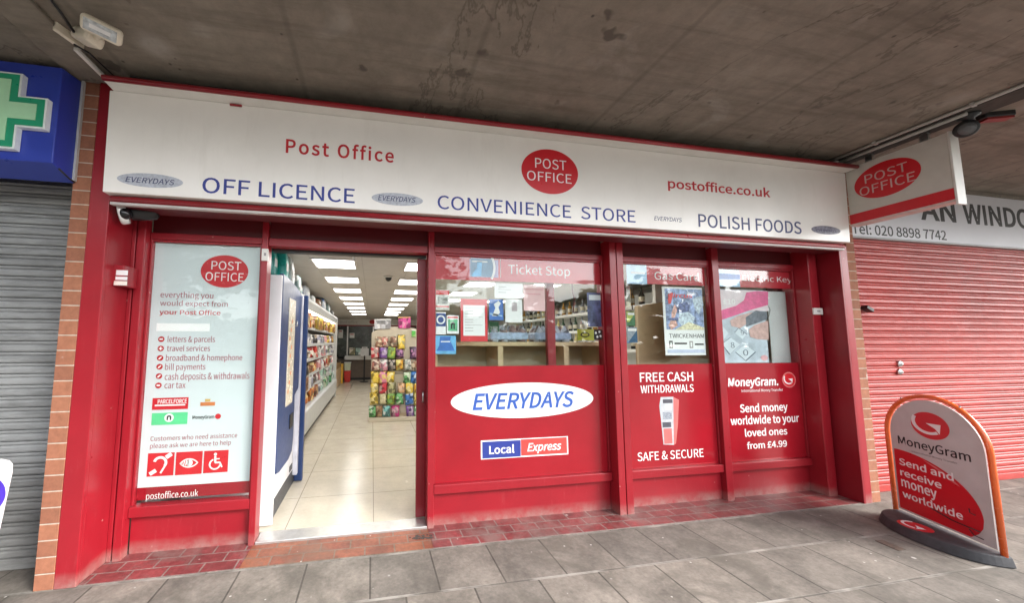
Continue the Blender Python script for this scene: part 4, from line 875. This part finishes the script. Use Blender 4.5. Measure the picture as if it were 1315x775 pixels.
plan = [['mint', 'orange', 'orange', 'brown', 'white', 'mint', 'green', 'mint', 'green', 'mint'], ['dark', 'brown', 'white', 'dark', 'pink', 'mint', 'green', 'white', 'mint', 'white'], ['yellow', 'dark', 'brown', 'orange', 'pink', 'white', 'red', 'brown', 'white', 'pink'],
        ['yellow', 'dark', 'red', 'red', 'white', 'pink', 'white', 'green', 'white', 'white'], ['white', 'white', 'white', 'dark', 'white', 'white', 'pink', 'yellow', 'white', 'yellow'], ['orange', 'orange', 'brown', 'yellow', 'yellow', 'yellow', 'brown', 'yellow', 'yellow', 'yellow']]
shn = ['in the bottom well', 'on the lowest shelf', 'on the second lowest shelf', 'on the middle shelf', 'on the second highest shelf', 'on the top shelf']
ww = {'orange': 'orange', 'white': 'white', 'yellow': 'yellow', 'brown': 'brown', 'red': 'red', 'green': 'dark green', 'pink': 'pink', 'dark': 'black', 'mint': 'pale green'}
kinds = ['carton', 'jar', 'carton', 'carton', 'tub', 'jar']; kn = {'carton': 'gable top carton', 'jar': 'lidded jar', 'tub': 'lidded tub'}
cnt = {}
for i, row in enumerate(plan):
    for k, c in enumerate(row):
        y = 2.95+k*.5
        for q in range(2):
            kd = kinds[(i+k) % 6] if i != 4 else 'jar'
            o = link('food_'+kd, product_mesh(kd, c)); s = random.uniform(.95, 1.12)*(1.15 if i == 5 else 1.0)
            o.location = (.78 if i else .8, y+q*.22+random.uniform(-.02, .02), SH[i]+(.021 if i == 0 else 0)); o.rotation_euler[2] = random.uniform(-.2, .2)+math.pi/2; o.scale = (s*1.15, s*1.15, s*.95)
            tag(o, '%s %s standing %s of the open chiller' % (ww[c], kn[kd], shn[i]), kd, '%s %ss %s of the chiller' % (ww[c], kn[kd], shn[i]))
tops = [('blue_white_wrap', 2.0, .14, .1), ('white_wrap', 2.5, .16, .14), ('blue_white_wrap', 3.1, .2, .17), ('white_wrap', 3.7, .16, .1), ('food_brown', 4.4, .2, .12), ('blue_white_wrap', 5.1, .25, .2), ('white_wrap', 5.9, .25, .18), ('white_wrap', 6.8, .22, .1)]
foil('food_brown', *cols['brown'], 24)
tl = ['blue and white pack lying on the chiller top nearest the blue cabinet', 'white pack second along the chiller top from the blue cabinet', 'taller blue and white pack third along the chiller top', 'flat white pack fourth along the chiller top', 'brown pack on the chiller top between a white and a blue pack', 'tall blue and white pack beside the brown pack on the chiller', 'tall white pack on the far half of the chiller top', 'low white pack at the far end of the chiller top']
for (m, y, s, h), l in zip(tops, tl): pack('kitchen_pack', .84, y, 2.253, .2, s*1.7, h, MATS[m], l, .85)

# snack stand with hanging bags
ss = thing('snack_stand', (2.4, 4.5, .025), 'beige pegboard snack stand with arched top facing the doorway', 'display stand')
pts = [(1.93, 4.47, .06), (2.95, 4.47, .06), (2.95, 4.47, 1.74), (2.8, 4.47, 1.83), (2.6, 4.47, 1.86), (2.28, 4.47, 1.86), (2.08, 4.47, 1.83), (1.93, 4.47, 1.74)]
MB().prism(pts, (0, .05, 0)).build('pegboard', PEG, ss, .004); MB().box(1.9, 2.98, 4.3, 4.65, .026, .1).build('base', PEG, ss, .01); MB().box(1.93, 2.95, 4.44, 4.4699, .1, .16).build('foot_shelf', WOODD, ss)
for z in (1.12, .93): MB().box(1.95, 2.93, 4.455, 4.4695, z-.006, z+.006).build('price_rail', plain('rail_dark', (.1, .09, .08), .4), ss)
bags = {'cream': ((.6, .5, .36), (.3, .16, .1)), 'rust': ((.5, .2, .16), (.6, .5, .4)), 'yellow': ((.75, .55, .08), (.75, .65, .3)), 'red': ((.55, .04, .06), (.7, .5, .45)), 'purple': ((.22, .1, .38), (.5, .4, .55)), 'lime': ((.4, .5, .08), (.2, .4, .1)),
        'plum': ((.1, .04, .12), (.4, .2, .35)), 'white': ((.68, .65, .64), (.65, .3, .38)), 'black': ((.04, .035, .04), (.35, .3, .25)), 'orange': ((.72, .38, .05), (.7, .6, .2)), 'grey': ((.3, .34, .3), (.6, .6, .55)), 'pink': ((.68, .24, .36), (.72, .55, .2)),
        'green': ((.14, .4, .15), (.55, .65, .5)), 'blue': ((.06, .2, .55), (.5, .6, .75)), 'olive': ((.42, .4, .2), (.6, .55, .35)), 'peach': ((.72, .42, .22), (.75, .55, .4)), 'brown': ((.3, .16, .08), (.5, .35, .2)), 'teal': ((.2, .5, .48), (.7, .72, .7)), 'magenta': ((.5, .04, .2), (.65, .4, .45))}
def bag_mesh(col):
    if col in PM: return PM[col]
    mb = MB(); nx, nz = 6, 8; g = {}
    for sd in (-1, 1):
        for i in range(nx+1):
            for j in range(nz+1):
                u, v = i/nx*2-1, j/nz*2-1; th = .034*(max(0, 1-u**4)**.8)*(max(0, 1-abs(v)**3))**.7
                wv = .004*math.sin(9*u+3*v)
                g[sd, i, j] = mb.bm.verts.new((u*.068*(1-.05*(1-v*v)), sd*th+wv*(1-abs(v))*.6, v*.095)) if (sd == -1 or th > 1e-5) else g[-1, i, j]
    for sd in (-1, 1):
        for i in range(nx):
            for j in range(nz):
                q = []
                for a in ((i, j), (i+1, j), (i+1, j+1), (i, j+1)):
                    x = g[(sd, *a)]
                    if x not in q: q.append(x)
                if len(q) > 2:
                    try: f = mb.bm.faces.new(q); f.smooth = True
                    except ValueError: pass
    bmesh.ops.recalc_face_normals(mb.bm, faces=mb.bm.faces[:]); me = bpy.data.meshes.new('snack_bag'); mb.bm.to_mesh(me); mb.bm.free()
    me.materials.append(foil('bag_'+col, *bags[col], 62)); PM[col] = me; return me
rowsb = [(439.8, [('cream', 486.5), ('rust', 494), ('cream', 505.8), ('yellow', 515.5)]), (453.4, [('red', 481.6), ('purple', 492.8), ('lime', 502.9), ('plum', 513.2), ('plum', 531.5), ('grey', 540)]), (469, [('rust', 482.5), ('white', 493), ('black', 503.3), ('orange', 513.2), ('grey', 524), ('cream', 532)]),
         (485.3, [('yellow', 481.8), ('pink', 492), ('yellow', 501.2), ('green', 523), ('blue', 532.5)]), (499, [('yellow', 481), ('red', 492), ('olive', 503), ('peach', 515.4), ('yellow', 526), ('orange', 536.5)]), (512.3, [('yellow', 480.2), ('olive', 491.8), ('lime', 502), ('green', 513), ('blue', 525.5), ('yellow', 536.5)]),
         (529, [('green', 478.6), ('brown', 486.6), ('teal', 496), ('magenta', 507.7), ('purple', 526.5), ('green', 536.5)])]
BP = PY_(4.4); nm = ['top', 'second', 'third', 'fourth', 'fifth', 'sixth', 'bottom']; cn_ = ['first', 'second', 'third', 'fourth', 'fifth', 'sixth']
for r_, (yy, row) in enumerate(rowsb):
    for k, (c, xx) in enumerate(row):
        a, b = BP.at(xx, yy); o = link('snack_bag', bag_mesh(c)); o.location = (a, 4.405+random.uniform(-.012, .008), b); s = random.uniform(1.1, 1.3); o.scale = (s, s, s*(1.35 if (r_ == 0 and c == 'yellow') else 1.0)); o.rotation_euler = (random.uniform(-.12, .02), random.uniform(-.07, .07), random.uniform(-.2, .2))
        tag(o, '%s snack bag hanging %s in the %s peg row of the snack stand' % (c, cn_[k], nm[r_]), 'snack bag', 'snack bags on the pegboard stand')
def carton(name, p0, p1, y, dep, mat, label, lid=PAPER, pl=None):
    P_ = PY_(y); (a0, b1), (a1, b0) = P_.at(*p0), P_.at(*p1); t = thing(name, ((a0+a1)/2, y, b0), label, 'carton')
    MB().box(a0, a1, y, y+dep, b0, b1).build('body', mat, t, .004); MB().box(a0-.003, a1+.003, y-.003, y+dep+.003, b1-.02, b1+.004).build('lid', lid, t, .002); return t
b_ = PY_(4.42).at(490, 422.5)[1]
carton('crisp_carton', (481, 410.5), (488, 423), 4.44, .07, foil('box_white', (.7, .7, .7), (.55, .55, .58), 20), 'white carton on top of the snack stand at its left')
carton('crisp_carton', (488.3, 410.3), (495, 422.7), 4.44, .07, MATS['box_white'], 'white carton on the snack stand, middle of the white three')
carton('crisp_carton', (495.3, 410), (502, 422.5), 4.44, .07, MATS['box_white'], 'white carton on the snack stand next to the pink tubes')
foil('tube_pink', (.7, .1, .35), (.72, .3, .45), 20)
for k, l in enumerate(('bright pink carton on the snack stand, left of the pink three', 'bright pink carton on the snack stand, middle of the pink three', 'bright pink carton on the snack stand, right of the pink three')):
    carton('crisp_carton', (511.6+k*5.3, 407.5), (516.6+k*5.3, 421.8), 4.44, .07, MATS['tube_pink'], l, foil('lid_orange', (.75, .45, .12), (.7, .3, .2), 20))
carton('crisp_carton', (529, 424), (533.6, 433), 4.41, .05, foil('bag_green2', (.12, .5, .1), (.3, .6, .2), 20), 'bright green carton at the upper right of the pegboard')

# rear post counter
rc = thing('post_counter', (1.6, 12.3, .025), 'dark glazed post counter across the rear of the shop under a white board', 'counter')
PBk = PY_(12.2)
MB().box(.4, 4.2, 12.2, 12.3, 2.24, 2.479).build('header_board', SHELFW, rc); MB().box(.4, 4.2, 12.19, 12.3, 2.195, 2.239).build('red_rail', RED, rc); MB().box(.4, 4.2, 12.24, 12.3, .95, 2.194).build('screen', DARKI, rc)
for x in (.93, 1.95, 3.0): MB().box(x, x+.05, 12.19, 12.239, .96, 2.19).build('screen_post', ALU, rc)
MB().box(.88, 4.2, 11.95, 12.2, .84, 1.0).build('counter_ledge', SHELFW, rc, .01); MB().box(.4, 4.2, 12.2, 12.3, .12, .84).build('counter_front', plain('counter_brown', (.16, .12, .09), .5), rc); MB().box(.4, 4.2, 12.17, 12.3, .027, .119).build('plinth', BLACK, rc)
PBk.off(.002).ellp((474.3, 413.8), (482.5, 413.8), (478, 411), (478, 416.6), 'logo', LOGO, rc)
PBk.off(.002).text('post office', (437, 412), (459, 415.5), plain('faint_grey', (.45, .45, .45), .5), rc)
CP = PY_(12.235)
for p0, p1, m, l in (((449, 428), (455.2, 434.5), PAPER, 'white notice above the counter ledge in the rear screen'), ((434.5, 424), (440.3, 434.5), PAPER, 'white notice on the far left of the rear counter screen')):
    o = tag(CP.rectp(p0, p1, 'counter_notice', m, None, 0, .004), l, 'notice'); CP.rectp((p0[0]+1, p0[1]+1.2), (p1[0]-1, p0[1]+2.4), 'print_line', TXR, o, .0045)
LP = PY_(12.05)
for p0, p1, m, l in (((448.8, 447), (455.8, 456), foil('leaf_yellow', (.7, .65, .35), (.75, .72, .6), 10), 'pale yellow leaflet standing on the rear counter ledge'), ((457, 447.5), (462.6, 456.2), foil('leaf_mint', (.4, .6, .55), (.7, .75, .72), 10), 'mint green leaflet standing on the rear counter ledge'), ((464.8, 446), (471.6, 456.4), PAPER, 'white leaflet standing on the rear counter ledge')):
    o = tag(LP.rectp(p0, p1, 'leaflet', m, None, 0, .01), l, 'leaflet'); LP.rectp((p0[0]+1, p0[1]+1), (p1[0]-1, p0[1]+2), 'print_line', TXG, o, .0105)
bp = thing('queue_post', (1.66, 11.4, .025), 'black queue post on a flat round base before the rear counter', 'queue post')
MB().lathe((1.66, 11.4, .027), (0, 0, 1), [(0, .17), (.015, .17), (.03, .05), (.03, .028), (.95, .028), (.96, .035), (1.0, .035), (1.02, .012)], 18).build('post', BLACK, bp); MB().box(1.5, 1.82, 11.37, 11.39, 1.0, 1.3).build('notice_frame', plain('frame_pale', (.55, .55, .55), .4), bp, .004)
cbn = thing('storage_bin', (1.03, 11.5, .03), 'red storage bin on the floor before the rear counter', 'bin'); MB().prism([(.93, 11.4, .03), (1.13, 11.4, .03), (1.15, 11.4, .42), (.91, 11.4, .42)], (0, .3, 0)).build('bucket', plain('bin_red', (.6, .04, .03), .4), cbn, .01); MB().box(.9, 1.16, 11.39, 11.71, .42, .45).build('rim', MATS['bin_red'], cbn, .005)
cbn = thing('storage_bin', (1.03, 11.55, .455), 'pale green crate stacked on the red bin at the rear', 'crate'); MB().prism([(.93, 11.42, .455), (1.13, 11.42, .455), (1.15, 11.42, .75), (.91, 11.42, .75)], (0, .26, 0)).build('bucket', plain('crate_pale', (.55, .6, .45), .4), cbn, .01); MB().box(.9, 1.16, 11.41, 11.69, .75, .775).build('rim', SHELFW, cbn, .005)
cbx = thing('low_cabinet', (.7, 9.8, .025), 'low wooden cabinet with a yellow end beyond the chiller', 'cabinet'); MB().box(.36, .8, 8.1, 11.2, .027, .8).build('carcass', plain('cab_wood', (.36, .22, .1), .5), cbx, .01); MB().box(.801, .83, 8.1, 11.2, .05, .62).build('door', WOOD, cbx, .004); MB().box(.82, .9, 11.0, 11.2, .03, .74).build('end_panel', plain('panel_yellow', (.7, .4, .05), .4), cbx, .005)

# wooden counter behind the wide window
wc = thing('window_counter', (3.4, .75, .025), 'light wood open backed counter along the inside of the wide window', 'counter')
MB().box(2.5, 4.32, .56, .95, 1.52, 1.56).build('top', WOOD, wc, .004); MB().box(2.5, 4.32, .93, .95, .03, 1.519).build('rear_board', WOODD, wc)
for x in (2.5, 3.155, 3.86, 4.29): MB().box(x, x+.055, .56, .929, .03, 1.519).build('divider', WOOD, wc, .003)
for z in (.9, 1.26): MB().box(2.556, 4.289, .6, .928, z, z+.025).build('shelf', WOOD, wc)
def bottle_pack(x, label, m):
    t = thing('bottle_pack', (x, .72, 1.56), label, 'bottle pack'); mb = MB()
    for i in range(4):
        for j in range(2): mb.lathe((x-.15+i*.1, .66+j*.1, 1.561), (0, 0, 1), [(0, .04), (.01, .046), (.11, .046), (.15, .02), (.165, .02), (.17, .016)], 10)
    mb.build('bottle', m, t); MB().box(x-.205, x+.205, .61, .81, 1.58, 1.66).build('wrapper', plain('shrink_wrap', (.42, .52, .72), .25, var=.3, sc=20), t, .02)
bottle_pack(3.3, 'shrink wrapped bottle pack on the wood counter near the red bordered notice', foil('bottle_clear', (.5, .55, .65), (.3, .2, .2), 30)); bottle_pack(3.78, 'shrink wrapped bottle pack on the wood counter near the sliding door stile', MATS['bottle_clear'])
o = thing('price_card', (4.18, .6, 1.56), 'yellow green card with a dark oval standing on the wood counter', 'card'); PY_(.62).rectp((741, 423), (762.5, 437.6), 'board', plain('card_lime', (.5, .55, .06), .4), o, 0, .006); PY_(.62).ellp((745, 430.3), (756.5, 430.3), (750.5, 427), (750.5, 433.6), 'oval', TXK, o, .0065); PY_(.62).ellp((746.6, 430.3), (755, 430.3), (750.5, 428.4), (750.5, 432.2), 'oval_face', MATS['card_lime'], o, .0078)
o = thing('chalk_sign', (2.95, .62, 1.56), 'dark green sale card with white writing on the wood counter', 'card'); PY_(.64).rectp((628, 413.5), (640.5, 436), 'board', plain('card_green', (.04, .16, .08), .5), o, 0, .006); PY_(.64).text('2 FOR', (629.5, 419.5), (639, 424), TXW, o, .0065, bold=.02); PY_(.64).text('£4', (631, 427), (638, 433), TXW, o, .0065, bold=.02)

# bottle shelves on the right
bs = thing('bottle_shelves', (5.7, 3.6, .025), 'white shelving of wine and spirit bottles seen through the wide window', 'shelving')
MB().box(6.0, 6.05, 1.3, 6.4, .03, 2.3).build('back_panel', SHELFW, bs)
for z in (.3, .75, 1.15, 1.45, 1.755, 2.07): mb = MB(); mb.box(5.6, 5.999, 1.3, 6.4, z-.025, z); mb.box(5.586, 5.599, 1.3, 6.4, z-.035, z+.012); mb.build('shelf', SHELFW, bs)
mb = MB(); mb.box(5.58, 6.05, 1.25, 1.299, .03, 2.32); mb.box(5.58, 6.05, 6.401, 6.45, .03, 2.32); mb.build('end_panel', SHELFW, bs)
bc = {'dark green': (.02, .06, .03), 'amber': (.45, .24, .05), 'clear': (.6, .62, .58), 'black': (.02, .018, .02), 'pale yellow': (.62, .52, .22)}
def bottle(col):
    if ('b', col) in PM: return PM['b', col]
    t = thing('spirit_bottle', (0, 0, 0), 'x', 'bottle'); MB().lathe((0, 0, 0), (0, 0, 1), [(0, .034), (.006, .039), (.15, .039), (.185, .022), (.2, .015), (.25, .014), (.252, .017), (.262, .017)], 12).build('glass_body', plain('bottle_'+col.replace(' ', '_'), bc[col], .1, var=.1, coat=.5), t)
    MB().lathe((0, 0, .055), (0, 0, 1), [(0, .0395), (.001, .0403), (.07, .0403), (.071, .0395)], 12).build('paper_label', plain('label_ivory', (.68, .62, .5), .6), t); PM['b', col] = t; return t
first = {}; sh_n = {1.45: 'lower', 1.755: 'middle', 2.07: 'upper'}
for z in (1.45, 1.755, 2.07):
    for k in range(22):
        y = 1.6+k*.21; c = random.choice(list(bc)); proto_b = bottle(c)
        l = '%s bottle on the %s shelf behind the wide window' % (c, sh_n[z]); g = '%s bottles on the %s shelf' % (c, sh_n[z])
        if c not in first: o = proto_b; first[c] = 1; tag(o, l, 'bottle', g)
        else: o = dup(proto_b, -proto_b.location, l, g)
        o.location = (5.66+random.uniform(-.01, .02), y+random.uniform(-.03, .03), z+.001)

# behind the middle window
hb = thing('display_board', (5.1, .6, .025), 'brown hardboard panel leaning inside the middle window', 'board')
HB = PY_(.56); HB.polyp([(818.5, 393), (905, 381), (911, 470), (908, 640), (824, 640), (821, 470)], 'panel', HARDB, hb, -.01, .01); HB.polyp([(815.5, 394), (818.3, 393.4), (823.8, 640), (820, 640), (817.8, 470)], 'edge_batten', WOOD, hb, -.01, .02)
pl = PY_(.5)
for k, (p0, p1, m, l) in enumerate((((804.2, 400), (815.6, 419), foil('leaf_lime', (.4, .5, .1), (.1, .35, .15), 14), 'green and yellow leaflet at the left edge of the middle window'), ((804.5, 420.5), (818.6, 440.5), foil('leaf_blue', (.1, .3, .6), (.55, .65, .75), 14), 'blue leaflet below the green one in the middle window'), ((803.5, 367.5), (810, 396), foil('leaf_cream', (.7, .66, .5), (.75, .75, .72), 14), 'pale leaflet strip at the top left of the middle window'))):
    o = tag(pl.rectp(p0, p1, 'leaflet', m, None, 0, .003), l, 'leaflet'); pl.rectp((p0[0]+1.5, p0[1]+2), (p1[0]-1.5, p0[1]+5), 'header', PAPER, o, .0035)
tag(MB().tube([PY_(.42).pt(*PY_(.42).at(*p)) for p in ((809.5, 338), (810.5, 365), (812, 398))], .005, 6).build('cable', BLACK), 'dark cable hanging inside the left of the middle window', 'cable')
tag(MB().tube([PY_(.42).pt(*PY_(.42).at(*p)) for p in ((733, 337), (735, 372), (736, 378), (737.5, 384), (736, 402))], .006, 6).build('cable', plain('cable_maroon', (.12, .02, .03), .4)), 'dark red cable hanging inside the right of the wide window', 'cable')
tag(MB().box(6.49, 6.6, .47, .6, .03, 2.45).build('end_panel', plain('panel_maroon', (.1, .015, .02), .5), None, .003), 'dark maroon panel inside the right end of the right window', 'panel')
# drain plate in the paving
dp = thing('drain_plate', (6.2, -.57, 0), 'small rusty metal plate set in the paving beside the swing board', 'drain plate'); GZ = Plane((0, 0, .003), (1, 0, 0), (0, 1, 0))
c4 = [GZ.at(x, y) for x, y in ((1124, 695), (1133, 694), (1163, 706.5), (1154, 708))]
GZ.poly(c4, 'plate', plain('plate_rust', (.1, .075, .06), .6, var=.4, sc=30), dp, -.002, .003)
# trodden dirt by the door post
DZ = Plane((0, 0, .0045), (1, 0, 0), (0, 1, 0)); _c = DZ.at(541, 691)
mb = MB()
for k in range(34):
    an = random.uniform(0, 6.28); rr = random.random()**.6; x, y = _c[0]+.11*rr*math.cos(an), _c[1]+.03*rr*math.sin(an); q = random.uniform(.006, .022)
    mb.prism([(x+q*random.uniform(.6, 1.2)*math.cos(j*1.047), y+q*.6*random.uniform(.6, 1.2)*math.sin(j*1.047), .0035+k*.00008) for j in range(6)], (0, 0, .0012))
tag(mb.build('dirt', plain('trodden_dirt', (.06, .055, .05), .9, var=.4, sc=60)), 'dark trodden dirt on the tiles by the right door post', kind='stuff')
# far trees seen in the panes, plus an unseen left mass added to block sky
mb = MB()
for i in range(9800):
    if i < 2200:
        cx, cz, rx, rz = random.choice(((-11, 6.2, 3.6, 2.6), (-7, 7, 2.6, 2.2), (6, 7, 2.8, 2))); x = random.gauss(cx, rx*.5); z = random.gauss(cz, rz*.45); y = -24+random.uniform(-2, 2); s = random.uniform(.12, .34)
    elif i < 7000:
        x = random.uniform(-28, 64); top = 3.0 if x < 2 else (7.0 if x > 20 else 4.6)+.9*math.sin(x*.5)+.5*math.sin(x*1.7); z = random.uniform(.1, top); y = -25+random.uniform(-1, 1); s = random.uniform(.4, .8)  # right stretch raised to cut sky glare in the panes
    else:
        y = random.uniform(-23, -4.5); x = -12+random.uniform(-1.5, 1.5); z = random.uniform(.1, 7.5+math.sin(y)); s = random.uniform(.45, .9)  # added tree mass out of view, keeps left sky light off the reveals
    q = Matrix.Rotation(random.uniform(0, 6.28), 3, 'Z') @ Matrix.Rotation(random.uniform(0, 6.28), 3, 'X')
    v = [mb.bm.verts.new(Vector((x, y, max(z, .1)))+q @ Vector(p)*s) for p in ((-1, -.5, 0), (0, -.7, .1), (1, -.4, 0), (.8, .5, .1), (-.2, .8, 0), (-.9, .4, .1))]
    mb.bm.faces.new(v)
tag(mb.build('treeline_and_sky_block', plain('leaf_mass', (.06, .085, .035), .8, var=.5, sc=1)), 'far green trees across the road and an added unseen mass at left', kind='stuff')
